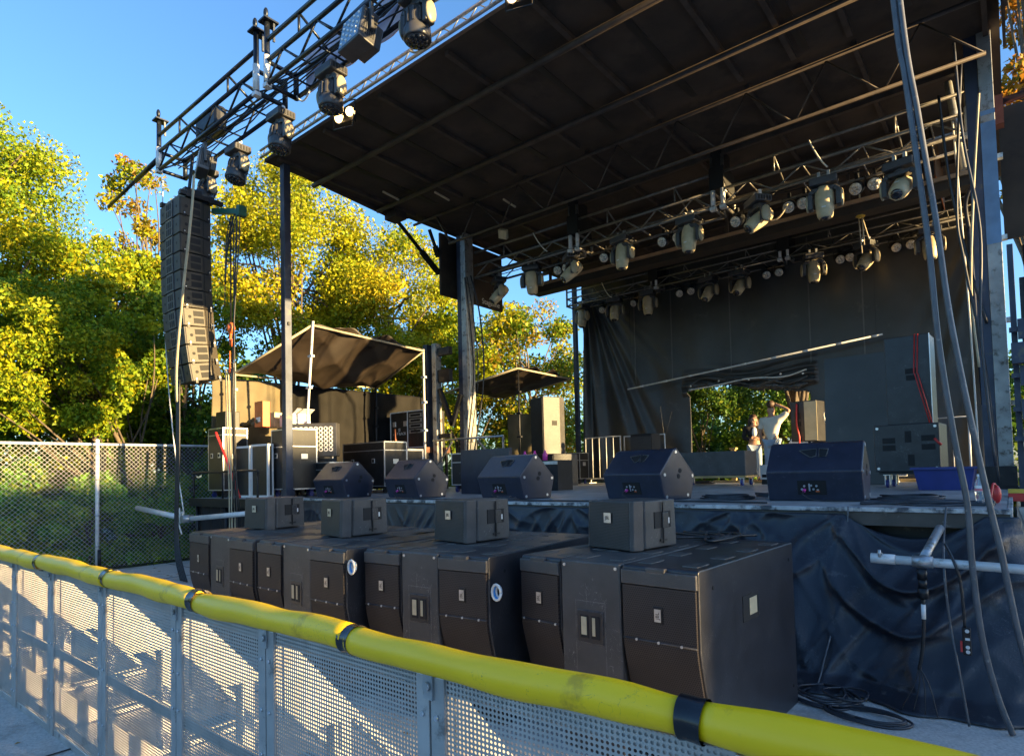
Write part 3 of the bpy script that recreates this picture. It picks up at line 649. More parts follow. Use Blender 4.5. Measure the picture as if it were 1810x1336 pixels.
# ------------------------------------------------------------------ moving heads
def moving_head(label, style, tilt=0, group=None, hm='head'):
    """origin at the truss; hangs down"""
    t = thing('moving_head_light', label, 'stage light', (0, 0, 0), 0, group)
    b = MB(); b.box(-.09, -.05, -.03, .03, -.1, .03); b.box(.05, .09, -.03, .03, -.1, .03); b.box(-.049, .049, -.02, .02, -.1, -.088); b.build('clamp', M['steel'], t)
    b = MB(); b.box(-.20, .20, -.15, .15, -.21, -.09); b.build('base', M[hm], t, bevel=.02)
    b = MB()
    for k in range(5): b.box(.2005, .206, -.11 + k * .05, -.08 + k * .05, -.19, -.12)
    b.build('vent', M['dark'], t)
    sc = 1.0 if style == 'wash' else .95
    z0 = -.48
    b = MB()
    arch = [(-.235, z0 - .08), (-.235, -.30), (-.17, -.235), (.17, -.235), (.235, -.30), (.235, z0 - .08), (.165, z0 - .08), (.165, -.33), (.13, -.30), (-.13, -.30), (-.165, -.33), (-.165, z0 - .08)]
    for part in ([arch[0], arch[1], arch[10], arch[11]], [arch[1], arch[2], arch[9], arch[10]], [arch[2], arch[3], arch[8], arch[9]], [arch[3], arch[4], arch[7], arch[8]], [arch[4], arch[5], arch[6], arch[7]]):
        b.prism(part, -.075, .075, 'y')
    b.tube([(0, 0, -.24), (0, 0, -.2)], .08, 14)
    b.build('yoke', M[hm], t, bevel=.012)
    for s in (-1, 1):
        b = MB(); mtx = Matrix.Translation((s * .236, 0, z0 + .04)) @ Matrix.Rotation(s * PI / 2, 4, 'Y')
        b.lathe([(.07, 0), (.105, .0), (.105, .018), (.085, .03), (.03, .036)], 20, 0, mtx, 1.35, .8)
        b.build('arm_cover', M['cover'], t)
    ml = Matrix.Translation((0, 0, z0)) @ Matrix.Rotation(tilt, 4, 'X')
    b = MB()
    if style == 'wash':
        b.lathe([(.06, .2), (.12, .18), (.14, .1), (.145, 0), (.15, -.05), (.17, -.09), (.175, -.2), (.165, -.215)], 24, 0, ml)
        for k in range(12):
            a = 2 * PI * k / 12; b.box(.14, .165, -.012, .012, -.05, .12, 0, ml @ Matrix.Rotation(a, 4, 'Z'))
    else:
        prof = [(.05, .26), (.10, .25), (.125, .18), (.13, .02), (.12, -.10), (.105, -.22), (.085, -.25)]
        b.lathe(prof, 8, 0, ml @ Matrix.Rotation(PI / 8, 4, 'Z'), 1.12, 1.05)
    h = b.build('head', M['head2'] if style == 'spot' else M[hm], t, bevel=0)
    b = MB()
    if style == 'wash':
        b.lathe([(.150, -.216), (.14, -.226), (.02, -.229)], 24, 0, ml)
        for rr, k in ((0, 1), (.06, 6), (.115, 11)):
            for q in range(k):
                a = 2 * PI * q / k; b.ball(ml @ Vector((rr * math.cos(a), rr * math.sin(a), -.226)), .021, 8)
    else: b.lathe([(.078, -.251), (.075, -.262), (.03, -.275)], 16, 0, ml)
    b.build('lens', M['lens'], h)
    if style == 'spot':
        b = MB(); b.box(-.03, .03, -.139, -.134, -.12, -.1, 0, ml); b.build('badge', M['white'], h)
    return t
GW = 'wash lights under the front truss'
wl = [(-1.5, 6.27, 'wash moving head above the speaker column, leftmost under the front truss', .25), (-.2, 6.24, 'wash moving head right of the small LED panel light', .1), (1.28, 6.25, 'wash moving head left of the front truss joint', 0),
      (2.72, 6.32, 'wash moving head just above the pair of glowing lamps', -.1), (4.6, 6.42, 'large wash moving head right of the bright LED panel', -.15)]
protos = {}
for i, (x, z, lab, tl) in enumerate(wl):
    o = moving_head(lab, 'wash', -tl - .15, GW); o.location = (x, (-.70, -.75, -.80, -.85, -.90)[i], z + OFF)
GS = 'spot lights under the middle truss'
sp = [(.95, 4.98, .75, 'spot light at the left end of the middle truss, tipped left', 'spot'), (1.92, 5.05, -.2, 'spot light against the patch of sky under the middle truss', 'spot'), (2.98, 5.06, .85, 'spot light below the left pair of silver sleeves', 'spot'),
      (4.2, 5.1, .1, 'spot light pointing down in the left half of the middle truss', 'spot'), (5.6, 5.1, .12, 'spot light pointing down near the middle of the middle truss', 'spot'), (6.85, 5.1, .9, 'spot light right of the right silver sleeves glowing in the sun', 'spot'),
      (7.9, 5.1, .05, 'spot light pointing down above the yellow chain hoist', 'spot'), (8.95, 5.02, .95, 'spot light at the right end of the middle truss with a blue yoke', 'spot')]
for i, (x, z, tl, lab, stl) in enumerate(sp):
    o = moving_head(lab, stl, -tl, GS); y = 5.2 - .088 * i; k = (y + 5.985) / (4.9 + 5.985); o.location = (10.096 + (x - 10.096) * k, y, .372 + (z - .372) * k + OFF); o.rotation_euler.z = R((-35, 20, -40, -10, -8, -42, 5, -10)[i])
GB = 'spot lights under the rear truss'
sb = [(.5, 'rear spot light over the left edge of the backdrop'), (1.58, 'rear spot light second from the left backdrop edge'), (2.6, 'rear spot light below the left rear sleeves'), (4.28, 'left one of two rear spot lights side by side over the doorway'),
      (5.07, 'right one of two rear spot lights side by side over the doorway'), (6.74, 'rear spot light right of the right rear sleeves'), (7.8, 'rear spot light shining gold in the sun'), (8.95, 'rear spot light at the far right behind the cables')]
tl = (.1, .3, 0, .7, .75, .1, .8, .2)
for i, (x, lab) in enumerate(sb):
    o = moving_head(lab, 'spot', -tl[i], GB); y = 9.36 - .07 * i; k = (y + 5.985) / (9.2 + 5.985); o.location = (10.096 + (x - 10.096) * k, y, .372 + (5.27 - .372) * k + OFF); o.rotation_euler.z = R((-20, 10, 5, -12, -12, 25, -25, 10)[i])
# small par lights
def par(label, group):
    t = thing('par_light', label, 'stage light', (0, 0, 0), 0, group)
    b = MB(); b.tube([(-.12, 0, -.22), (-.12, 0, -.05), (.12, 0, -.05), (.12, 0, -.22)], .009, 6); b.box(-.025, .025, -.025, .025, -.06, .03); b.build('yoke', M['black'], t)
    m = Matrix.Translation((0, 0, -.2)) @ Matrix.Rotation(R(-62), 4, 'X')
    b = MB(); b.lathe([(.05, .15), (.09, .12), (.105, .0), (.11, -.10), (.1, -.105)], 16, 0, m); h = b.build('can', M['black'], t)
    b = MB(); b.lathe([(.097, -.106), (.09, -.116), (.02, -.12)], 16, 0, m)
    for rr, k in ((0, 1), (.055, 6)):
        for q in range(k): b.ball(m @ Vector((rr * math.cos(q * PI / 3), rr * math.sin(q * PI / 3), -.115)), .028, 8)
    b.build('lens', M['clear'], h)
    return t
p0 = par('', 'small par lights on the trusses'); first = True
def word(i): return ('first', 'second', 'third', 'fourth', 'fifth', 'sixth', 'seventh', 'eighth', 'ninth', 'tenth', 'eleventh', 'twelfth', 'thirteenth')[i]
for row, (y, z, xs) in enumerate(((5.36, 5.1, (1.45, 1.7, 2.35, 2.6, 3.55, 3.85, 4.9, 5.2, 6.35, 7.25, 7.5, 8.3, 8.55)), (9.62, 5.28, (.95, 2.0, 2.25, 3.35, 3.65, 5.6, 5.9, 7.2, 7.45, 8.3, 8.6)))):
    for i, x in enumerate(xs):
        lab = '%s small round par light from the left on the %s truss' % (word(i), ('middle', 'rear')[row])
        if first: o = p0; o['label'] = lab; o.location = (x, y, z + OFF); first = False
        else: o = dup(p0, (x, y, z), 0, lab)
        o.rotation_euler.z = R(rnd.uniform(-12, 22))
# LED panel lights on the front truss
def panel_light(label, loc, tilt, rz, s=1.0, pane='ledpane'):
    t = thing('panel_light', label, 'stage light', loc, rz, 'LED panel lights on the front truss')
    m = Matrix.Translation((0, 0, -.34 * s)) @ Matrix.Rotation(tilt, 4, 'X') @ Matrix.Scale(s, 4)
    b = MB(); b.bar((-.27 * s, 0, -.02), (.27 * s, 0, -.02), .05); b.bar((-.27 * s, 0, -.02), (-.27 * s, 0, -.4 * s), .045); b.bar((.27 * s, 0, -.02), (.27 * s, 0, -.4 * s), .045); b.build('yoke', M['head'], t, bevel=.006)
    b = MB(); b.box(-.235, .235, -.12, .10, -.21, .21, 0, m); b.prism([(-.2, -.17), (.2, -.17), (.15, .17), (-.15, .17)], .1, .22, 'y', 0) if False else b.box(-.17, .17, .103, .22, -.15, .15, 0, m); bd = b.build('body', M['head'], t, bevel=.015)
    b = MB(); b.box(-.205, .205, -.124, -.119, -.185, .185, 0, m); pn = b.build('front_glass', M[pane], bd)
    b = MB()
    for i in range(5):
        for j in range(4): b.ball(m @ Vector((-.15 + j * .1, -.126, -.14 + i * .07)), .017 * s, 7)
    b.build('led_lens', M['led'], bd)
    b = MB()
    for k in range(6): b.box(.2355, .24, -.08 + k * .028, -.066 + k * .028, -.14, .14, 0, m)
    b.build('cooling_fin', M['dark'], bd)
panel_light('small LED panel light at the left end of the front truss', (-.76, -1.08, 6.22), R(-8), R(-18), .85, 'ledpane')
panel_light('big bright LED panel light on the front truss between two wash lights', (3.86, -1.22, 6.33), R(-12), R(-4), 1.05)
# pairs of lit blinder lamps at the roof edge
for (x, z, lab) in ((2.62, 5.72, 'pair of glowing lamps hanging below the front truss joint'), (5.95, 5.85, 'pair of glowing lamps cut off by the top of the photo')):
    t = thing('blinder_light', lab, 'stage light', (x, -.55, z), R(20), 'glowing lamp pairs')
    b = MB(); b.tube([(-.16, -.05, -.22), (-.18, 0, .2), (.18, 0, .2), (.16, -.05, -.22), (-.16, -.05, -.22)], .011, 6); b.box(-.14, .14, 0, .08, -.1, .1); b.build('frame', M['black'], t)
    for s in (-1, 1):
        m = Matrix.Translation((s * .095, 0, .03 * s)) @ Matrix.Rotation(R(-75), 4, 'X')
        b = MB(); b.lathe([(.03, .1), (.07, .02), (.075, -.02)], 16, 0, m); c = b.build('reflector', M['steel'], t)
        b = MB(); b.lathe([(.073, .0), (.068, .02), (.02, .026)], 16, 0, m @ Matrix.Rotation(0, 4, 'X')); b.ball(m @ Vector((0, 0, .0)), .066, 12); b.build('lamp', M['glow'], c)
# chain hoist
t = thing('chain_hoist', 'yellow chain hoist hanging behind the middle truss', 'hoist', (8.07, 7.0, 4.9))
b = MB(); b.lathe([(.02, -.13), (.13, -.1), (.15, 0), (.13, .1), (.02, .13)], 14, 0, Matrix.Translation((0, 0, .22)) @ Matrix.Rotation(PI / 2, 4, 'X')); b.build('body', M['chainy'], t)
b = MB(); b.box(-.1, .1, -.142, -.136, .16, .27); b.build('plate', M['white'], t)
b = MB(); b.tube([(0, 0, .35), (0, 0, 1.2)], .015); b.tube([(.03, 0, .1), (.04, 0, -.45)], .012); b.tube([(-.03, 0, .1), (.0, 0, -.6)], .01); b.tube([(.02, 0, .1), (.12, 0, -.35)], .01); b.build('chain', M['sand'], t)
# small flood light on the girder
t = thing('work_light', 'small square work light near the girder end', 'light', (1.7, 4.2, 5.55)); b = MB(); b.box(-.1, .1, -.05, .05, -.1, .1, 0, Matrix.Rotation(R(40), 4, 'X') @ Matrix.Rotation(R(25), 4, 'Y')); b.build('body', M['head2'], t, bevel=.01)
b = MB(); b.tube([(0, 0, .1), (0, .05, .5)], .012); b.build('bracket', M['black'], t)
t = thing('work_light', 'small square work light on the dark side panel by the left mast', 'light', (-.2, 4.9, 4.85)); b = MB(); b.box(-.02, .06, -.09, .09, -.09, .09); b.build('body', M['beige'], t, bevel=.01)
b = MB(); b.box(-.07, -.02, -.03, .03, -.03, .03); b.build('bracket', M['black'], t)

# things slung inside the front truss
b = MB(); b.grid(lambda u, v: (1.75 + 3.2 * u, -.66 + .03 * math.sin(u * 22 + v * 3), 6.32 + .62 * v + .03 * math.sin(u * 9)), 40, 8)
solo('scrim_cloth', b, mat('pale_lilac_cloth', (.55, .50, .62), .8, 0, .1, 3), 'pale lilac cloth slung inside the front truss beside the left end section', 'cloth', (3.3, -.66, 6.3), thick=.004)
b = MB(); b.box(-1.2, -.35, -1.06, -.84, 6.5, 6.9)
solo('cable_bag', b, M['black'], 'black bag slung inside the left end truss section', 'bag', (-.8, -.95, 6.5), bevel=.08)
# ------------------------------------------------------------------ hanging line array
t = thing('line_array', 'tall hanging column of ten black loudspeakers at the left end of the front truss', 'speaker array', (-1.25, -1.1, 2.1))
CX, FY = -1.34, -1.42           # centre across, front plane
b = MB(); b.box(CX - .45, CX + .45, FY + .1, FY + .18, 5.32, 5.44); b.box(CX - .45, CX + .45, FY + .5, FY + .58, 5.32, 5.44); b.box(CX - .44, CX - .36, FY, FY + .75, 5.34, 5.42); b.box(CX + .36, CX + .44, FY, FY + .75, 5.34, 5.42)
b.box(CX - .15, CX + .15, FY + .2, FY + .5, 5.44, 5.62); b.tube([(CX, FY + .33, 5.6), (CX, FY + .4, 6.3)], .03)
wpart('fly_bar', b, M['black'], t, bevel=.005)
b = MB(); b.bar((CX + .38, FY + .6, 5.22), (CX + 1.25, FY + .66, 4.98), .09); b.box(CX + 1.2, CX + 1.3, FY + .6, FY + .74, 4.9, 5.08); wpart('green_arm', b, M['green'], t)
zc = 5.31; yc = FY; ang = 0.0; H = .325
cabm = mat('array_cabinet_paint', (.044, .036, .026), .5, 0, .2, 6, bump=.1, bscale=120)
dots = mat('array_grille', (.020, .021, .026), .5, .2, .2, 6)
for i in range(10):
    ang += R((0, .3, .4, .6, .8, 1.0, 1.3, 1.7, 2.0, 2.3)[i])
    m = Matrix.Translation((CX, yc, zc)) @ Matrix.Rotation(ang, 4, 'X')
    c = t.location; m = Matrix.Translation((-c.x, -c.y, OFF - c.z)) @ m @ Matrix.Diagonal((.88, .9, 1, 1))
    b = MB()
    # plan of a cabinet: wide front, rear corners cut
    plan = [(-.47, .015), (.47, .015), (.47, .40), (.40, .62), (-.40, .62), (-.47, .40)]
    vs = [m @ Vector((x, y, z)) for z in (-H + .008, -.008) for x, y in plan]; n = 6
    b.add(vs, [tuple(reversed(range(n))), tuple(range(n, 2 * n))] + [(k, (k + 1) % n, n + (k + 1) % n, n + k) for k in range(n)])
    cb = b.build('cabinet', cabm, t, bevel=.01)
    b = MB()
    for s in (-1, 1): b.box(s * .16 if s > 0 else -.46, .46 if s > 0 else -.16, -.004, .0145, -H + .014, -.014, 0, m)
    each(b, 'grille', dots, cb)
    b = MB(); b.box(-.155, .155, -.022, .0145, -H + .012, -.012, 0, m)
    b.build('horn', M['cabgrey'], cb)
    b = MB()
    for q in range(2):
        for k in range(3): b.box(-.12 + k * .085, -.07 + k * .085, -.026, -.0215, -H + .04 + q * .13, -H + .145 + q * .13, 0, m)
    b.box(-.34, -.30, -.008, -.0038, -.18, -.14, 0, m); b.box(.30, .34, -.008, -.0038, -.18, -.14, 0, m)
    each(b, 'slot', M['dark'], cb)
    b = MB()
    for s in (-1, 1):
        X = s * .4705
        for z in (-.145, -.27): b.box(min(X, X + s * .003), max(X, X + s * .003), .19, .385, z, z + .092, 0, m)
        b.box(min(X, X + s * .003), max(X, X + s * .003), .435, .447, -H + .03, -.03, 0, m)
        b.tube([m @ Vector((X - s * .002, .12, -.16)), m @ Vector((X + s * .003, .12, -.16))], .028, 10)
    each(b, 'handle_recess', M['dark'], cb)
    b = MB()
    for sg in (-1, 1):
        X = sg * .4705
        for y0 in (.06, .52): b.box(min(X, X + sg * .012), max(X, X + sg * .012), y0, y0 + .045, -H - .03, -H + .075, 0, m)
    each(b, 'rigging_plate', M['black'], cb)
    b = MB()
    for sg in (-1, 1):
        for y0 in (.0825, .5425): b.tube([m @ Vector((sg * .482, y0, -H + .04)), m @ Vector((sg * .49, y0, -H + .04))], .012, 8)
    each(b, 'rigging_pin', M['bolt'], cb)
    p = m @ Vector((0, 0, -H)); zc = p.z + c.z - OFF; yc = p.y + c.y
# motor hook and red hoist, chains and cables beside the array
t2 = thing('cable_hoist', 'orange hoist and hook hanging beside the lower speaker boxes', 'hoist', (-.42, -.78, 3.0))
b = MB(); b.ball((0, 0, .0), (.09, .07, .1), 10); b.build('body', M['orange'], t2)
b = MB(); b.tube([(0, 0, -.08), (-.03, 0, -.28), (.03, 0, -.32), (.05, 0, -.2)], .02); b.tube([(-.04, 0, -.4), (-.04, 0, -.72)], .012); b.ball((-.02, 0, -.75), .05, 8); b.build('hook', M['orange'], t2)
b = MB(); b.tube([(0, 0, .1), (.0, 0, 1.9)], .014); b.build('chain', M['black'], t2)
def line(name, pts, r, m, label, cat, n=6, sm=6, group=None):
    b = MB(); b.tube(smooth(pts, sm), r, n); p = pts[-1]
    return solo(name, b, M[m], label, cat, (p[0], p[1], p[2]), group)
for i, (x, dx, lab) in enumerate(((-.28, .02, 'black cable drop hanging right of the speaker column'), (-.16, -.08, 'second black cable drop looping from the green arm'), (-.05, -.12, 'outermost black cable drop beside the green arm'))):
    line('cable_drop', [(x - .32 - .1 * i, -.8, 3.4 + .4 * i), (x - .26 - .06 * i, -.8, 4.5), (x - .08, -.8, 4.95), (x, -.8, 4.7), (x + dx * .5 - .06 * i, -.8, 3.4), (x + dx - .1 * i, -.8, 1.6), (x + dx - .3 + .08 * i, -.7, -.2)], .010 if i != 1 else .013, 'rubber', lab, 'cable')
for i, (x, r, m, lab) in enumerate(((-.62, .012, 'sand', 'tan strap running down to the road cases left of two others'), (-.53, .014, 'sand', 'tan strap down the middle of three by the road cases'), (-.42, .012, 'sand', 'tan strap running down rightmost of three by the road cases'), (-.35, .016, 'rubber', 'black chain tail next to the tan straps'))):
    line('hanging_strap', [(x, -.78, 2.3), (x - .02, -.75, 1.2), (x - .06, -.7, .2), (x - .05, -.7, -.9)], r, m, lab, 'strap')
line('hanging_strap', [(-.17, -1.5, 5.4), (-.22, -1.5, 5.0), (-.36, -1.5, 4.39), (-.6, -1.5, 3.48), (-.84, -1.5, 2.37), (-.9, -1.48, 1.7)], .012, 'sand', 'tan webbing strap hanging across the front of the speaker column', 'strap')
line('hanging_strap', [(-.22, -1.5, 5.4), (-.27, -1.5, 5.0), (-.42, -1.5, 4.39), (-.66, -1.5, 3.48), (-.9, -1.5, 2.37), (-.95, -1.48, 1.7)], .011, 'sand', 'second tan webbing strap close beside the first on the speaker column', 'strap')
b = MB()
for k in range(5): b.tube(smooth([(-1.10 + .025 * k, -1.4, 2.1), (-1.13 + .03 * k, -1.4, .8), (-1.20 + .03 * k, -1.4, -.4), (-1.12 + .05 * k, -1.42, -.95), (-.85 + .06 * k, -1.45, -1.32)], 6), .014, 6)
solo('cable_drop', b, M['rubber'], 'bunch of black cables dropping to the ground by the left fence', 'cables', (-.9, -1.4, -1.33))
line('guy_rope', [(-2.45, -1.1, 6.2), (-2.47, -1.1, 4.5), (-2.28, -1.1, 2.6), (-1.95, -1.1, 1.0), (-1.55, -1.1, -.25)], .011, 'rope', 'thin white guy rope from the truss end to the pale rail', 'rope')
b = MB(); b.tube(smooth([(-1.7, -1.15, -.25), (-1.6, -1.16, -.15), (-1.55, -1.16, -.4), (-1.45, -1.16, -.2), (-1.65, -1.16, -.34), (-1.5, -1.16, -.6)], 6), .014)
solo('rope_knot', b, M['rope'], 'white rope knot tied round the pale rail', 'rope', (-1.6, -1.16, -.5))
line('ratchet_strap', [(-1.6, -.5, 1.25), (-1.25, -.46, .7), (-.85, -.42, .02)], .026, 'red', 'bright red strap slanting down in front of the road cases', 'strap')
# pale rail at the left
t = thing('pipe_rail', 'pale pipe rail between the fence post and the left subwoofers', 'railing', (-1.5, -1.1, -.3))
b = MB(); b.tube([(-3.7, -1.1, -.18), (-1.45, -1.1, -.33)], .05, 12); wpart('pipe', b, M['pipe'], t)
b = MB(); b.tube([(-1.40, -1.06, -.33), (.6, -.5, -.18)], .045, 12); wpart('pipe', b, M['pipe'], t)
b = MB(); b.tube([(-1.42, -1.2, -.33), (-1.42, -1.0, -.33)], .07, 12); wpart('coupler', b, M['steel'], t)

# ------------------------------------------------------------------ canopies left of the stage
def canopy(label, P, Rr, B, L, sag, loc, mm):
    t = thing('tarp_canopy', label, 'canopy', loc)
    P, Rr, B, L = map(Vector, (P, Rr, B, L)); rr = random.Random(3)
    ph = [rr.uniform(0, 6) for _ in range(6)]
    def fn(u, v):
        p = P.lerp(Rr, u).lerp(L.lerp(B, u), v)
        p.z -= sag * math.sin(PI * u) * math.sin(PI * v) * (1 + .5 * v)
        k = math.sin(PI * u) ** .5 * (1 - v * .4)
        p.z += (.13 * abs(math.sin(u * 10 + v * 5 + ph[0])) + .09 * abs(math.sin(u * 7 - v * 9 + ph[1])) + .02 * math.sin(u * 41 + v * 9 + 3 * math.sin(v * 6)) - .05) * k
        return p
    b = MB(); b.grid(fn, 90, 60); wpart('tarp', b, M[mm], t, thick=.004)
    b = MB(); b.tube([P, Rr], .024); b.tube([P, L], .024); b.tube([L, B], .02); b.tube([B, Rr], .02); wpart('frame', b, M['sand'], t)
    return t
cn = canopy('brown black tarp canopy sagging over the road cases left of the stage', (-.75, 1.05, 3.42), (-.62, 3.95, 3.28), (-2.6, 4.1, 2.62), (-2.35, .2, 2.52), .40, (-1.5, 2, 2.5), 'tarp')
def pole(a, z, label, c=True, m='pipe', r=.026):
    t = thing('canopy_pole', label, 'pole', (a[0], a[1], 0))
    b = MB(); b.tube([(a[2] - a[0] if len(a) > 2 else 0, a[3] - a[1] if len(a) > 2 else 0, 0), (0, 0, z)], r, 10); b.build('tube', M[m], t)
    b = MB()
    for k in (.42, .62, .8):
        q = (a[2] - a[0]) * (1 - k) if len(a) > 2 else 0; q2 = (a[3] - a[1]) * (1 - k) if len(a) > 2 else 0
        b.box(q - .07, q + .07, q2 - .035, q2 + .035, z * k - .025, z * k + .025)
    each(b, 'clamp', M['pipe'] if m == 'pipe' else M['black'], t, bevel=.005)
    return t
pole((-.72, 1.05, -1.15, 1.05), 3.5, 'leaning pale canopy pole just right of the front roof post')
pole((-2.3, .22), 2.75, 'pale left canopy pole standing above the tall road case')
pole((-2.55, 4.05), 2.62, 'dark rear canopy pole behind the row of cases', m='black')
pole((-.74, 4.05), 3.35, 'pale canopy pole clamped against the brown support frame')
def wall_fn(x0, y0, x1, y1, z0, z1, amp):
    L = math.hypot(x1 - x0, y1 - y0); nx, ny = -(y1 - y0) / L, (x1 - x0) / L
    def f(u, v):
        o = amp * (math.sin(u * L * 5 + 1.5 * math.sin(v * 4)) + .6 * math.sin(u * L * 11 - v * 5) + .5 * math.sin(v * 13 + u * 9))
        return (x0 + (x1 - x0) * u + nx * o, y0 + (y1 - y0) * u + ny * o, z0 + (z1 - z0) * v)
    return f
b = MB(); b.grid(wall_fn(-2.72, -.05, -2.72, 1.55, .02, 2.5, .022), 60, 40)
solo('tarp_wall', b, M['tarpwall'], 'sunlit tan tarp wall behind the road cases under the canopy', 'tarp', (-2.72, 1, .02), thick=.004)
b = MB(); b.grid(wall_fn(-2.70, 1.5, -2.5, 6.3, .02, 2.5, .03), 90, 40)
solo('tarp_wall', b, mat('shade_darkened_tarp_wall', (.009, .008, .007), .75, 0, .4, 3, bump=.2, bscale=6, spec=.2), 'shaded dark tarp wall behind the amplifier racks', 'tarp', (-2.7, 4, .02), thick=.004)  # shade is put into the near-black colour of this wall
canopy('smaller dark tarp canopy behind the left roof mast', (.5, 6.1, 2.98), (.25, 8.9, 3.02), (-2.6, 9.2, 2.75), (-2.6, 6.6, 2.72), .12, (-1, 7.5, 2.8), 'tarp')
pole((.48, 6.15), 2.98, 'thin dark pole under the peak of the smaller canopy', m='black', r=.02)
b = MB(); b.grid(wall_fn(-1.6, 8.2, -.2, 9.0, .02, 2.1, .04), 40, 30)
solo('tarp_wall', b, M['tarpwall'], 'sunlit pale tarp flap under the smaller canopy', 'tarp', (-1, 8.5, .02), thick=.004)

# ------------------------------------------------------------------ road cases and gear on the left
def road_case(label, loc, w, d, h, rz=0, casters=True, latches=True, group='road cases', lid=.3, edge=None):
    t = thing('road_case', label, 'road case', loc, rz, group)
    z0 = .14 if casters else 0
    b = MB(); b.box(-w / 2, w / 2, -d / 2, d / 2, z0, z0 + h); b.build('body', M['case'], t, bevel=.004)
    b = MB(); e = .022 if not edge else .04; q = .004; W, D, Z0, Z1 = w / 2 + q, d / 2 + q, z0 - q, z0 + h + q
    for sx in (-1, 1):
        for sy in (-1, 1):
            x, y = sx * W, sy * D
            b.box(min(x, x - sx * e), max(x, x - sx * e), min(y, y - sy * e), max(y, y - sy * e), Z0, Z1)
    for z in ((Z0, Z0 + e), (Z1 - e, Z1)):
        for sy in (-1, 1): y = sy * (D + .001); b.box(-W + e, W - e, min(y, y - sy * e), max(y, y - sy * e), *z)
        for sx in (-1, 1): x = sx * (W + .001); b.box(min(x, x - sx * e), max(x, x - sx * e), -D + e, D - e, *z)
    if lid:
        z = z0 + h * (1 - lid)
        for sy in (-1, 1): y = sy * (D - .001); b.box(-W + e, W - e, min(y, y - sy * .01), max(y, y - sy * .01), z, z + .018)
        for sx in (-1, 1): x = sx * (W - .001); b.box(min(x, x - sx * .01), max(x, x - sx * .01), -D + e, D - e, z, z + .018)
    b.build('edging', M[edge or 'alu'], t)
    if latches:
        for sy, sx in ((-1, -.25), (-1, .25)):
            b = MB(); b.box(sx * w - .05, sx * w + .05, -d / 2 - .011, -d / 2 - .001, z0 + h * .52, z0 + h * .52 + .1); lt = b.build('latch', M['bolt'], t, bevel=.004)
            b = MB(); b.box(sx * w - .03, sx * w + .03, -d / 2 - .014, -d / 2 - .0115, z0 + h * .52 + .02, z0 + h * .52 + .08); b.build('latch_cup', M['dark'], lt)
        b = MB(); b.box(w / 2 + .001, w / 2 + .011, -.07, .07, z0 + h * .5, z0 + h * .5 + .1); b.build('handle', M['bolt'], t, bevel=.004)
    if casters:
        for sx in (-1, 1):
            for sy in (-1, 1):
                x, y = sx * (w / 2 - .08), sy * (d / 2 - .08)
                b = MB(); b.tube([(x - .016, y, .05), (x + .016, y, .05)], .05, 12); b.box(x - .03, x + .03, y - .03, y + .03, .1, .139); b.build('caster', M['blue'] if sx * sy > 0 else M['black'], t)
    return t
road_case('tall black road case at the left edge of the wing platform', (-2.25, .05, 0), .62, .5, 1.24, 0, lid=.12)
o = road_case('upright open road case tray with white edging by the red strap, left one', (-1.72, .12, 0), .5, .12, 1.0, R(8), False, False, lid=0, edge='white')
o = road_case('upright open road case tray with white edging by the red strap, right one', (-1.22, .22, 0), .52, .12, 1.02, R(6), False, False, lid=0, edge='white')
road_case('big black road case between the tray lids and the front roof post', (-.75, .62, 0), .7, .55, 1.15, 0, True, lid=.3)
road_case('long black road case behind the post with a lid tray on it', (-1.3, 1.2, 0), 1.1, .6, 1.28, 0, True, lid=.25)
road_case('low black road case carrying the LED blinder right of the front post', (-.42, 1.15, 0), .92, .55, .5, 0, True)
road_case('wide black road case with white edge behind the LED blinder', (-.55, 2.4, 0), 1.4, .6, .92, 0, True, lid=.2)
road_case('black road case panel with white edge left of the amplifier rack', (-.35, 3.1, 0), .62, .5, .92, 0, False, False, lid=0, edge='white')
o = road_case('low black case with an orange sticker behind the second monitor wedge', (.75, 2.6, 0), .5, .4, .55, 0, False, True)
b = MB(); b.box(-.15, .12, -.212, -.207, .36, .48); b.build('sticker', M['orange'], o)
road_case('yellow lit case standing on casters behind the third monitor wedge', (1.75, 2.9, 0), .5, .45, .62, 0, True, False)
road_case('small road case with white cards by the rear post', (.62, 8.5, 0), .5, .45, .72, 0, True)
# gear on top of the cases
t = thing('cardboard_box', 'open white lined box on top of the long road case', 'box', (-1.5, 1.1, 1.43)); b = MB(); b.box(-.25, .25, -.2, -.19, 0, .24); b.box(-.25, .25, .19, .2, 0, .24); b.box(-.25, -.24, -.19, .19, 0, .24); b.box(.24, .25, -.19, .19, 0, .24); b.box(-.24, .24, -.19, .19, .0, .01); b.build('tray', M['white'], t)
b = MB(); b.prism([(.25, .24), (.26, .24), (.42, .32), (.41, .33)], -.2, .2, 'y'); b.build('flap', M['white'], t)
solo('equipment_box', MB().box(-2.28, -1.95, .9, 1.3, 1.43, 1.75), M['head2'], 'grey box with a sunlit pale face behind the orange case', 'box', (-2.1, 1.1, 1.43), bevel=.01)
b = MB(); b.box(-1.88, -1.56, .42, .58, 1.40, 1.92); b.box(-1.8, -1.64, .405, .418, 1.5, 1.6, 1)
solo('orange_case', b, [M['orange'], M['white']], 'orange case with a white label leaning on the road cases', 'case', (-1.72, .5, 1.4), bevel=.008)
solo('tool_case', MB().box(-2.45, -2.05, -.1, .2, 1.385, 1.72), M['case'], 'small black box on top of the tall left road case', 'box', (-2.25, .05, 1.385), bevel=.01)
b = MB()
for k in range(9): b.ball((-2.5 + .09 * k, .5 + .05 * math.sin(k * 3), 1.5 + .03 * math.sin(k * 5)), (.09, .07, .06), 8)
solo('cloth_bundle', b, M['tarpwall'], 'heap of tan webbing and cloth above the left cases', 'cloth', (-2.2, .5, 1.42))
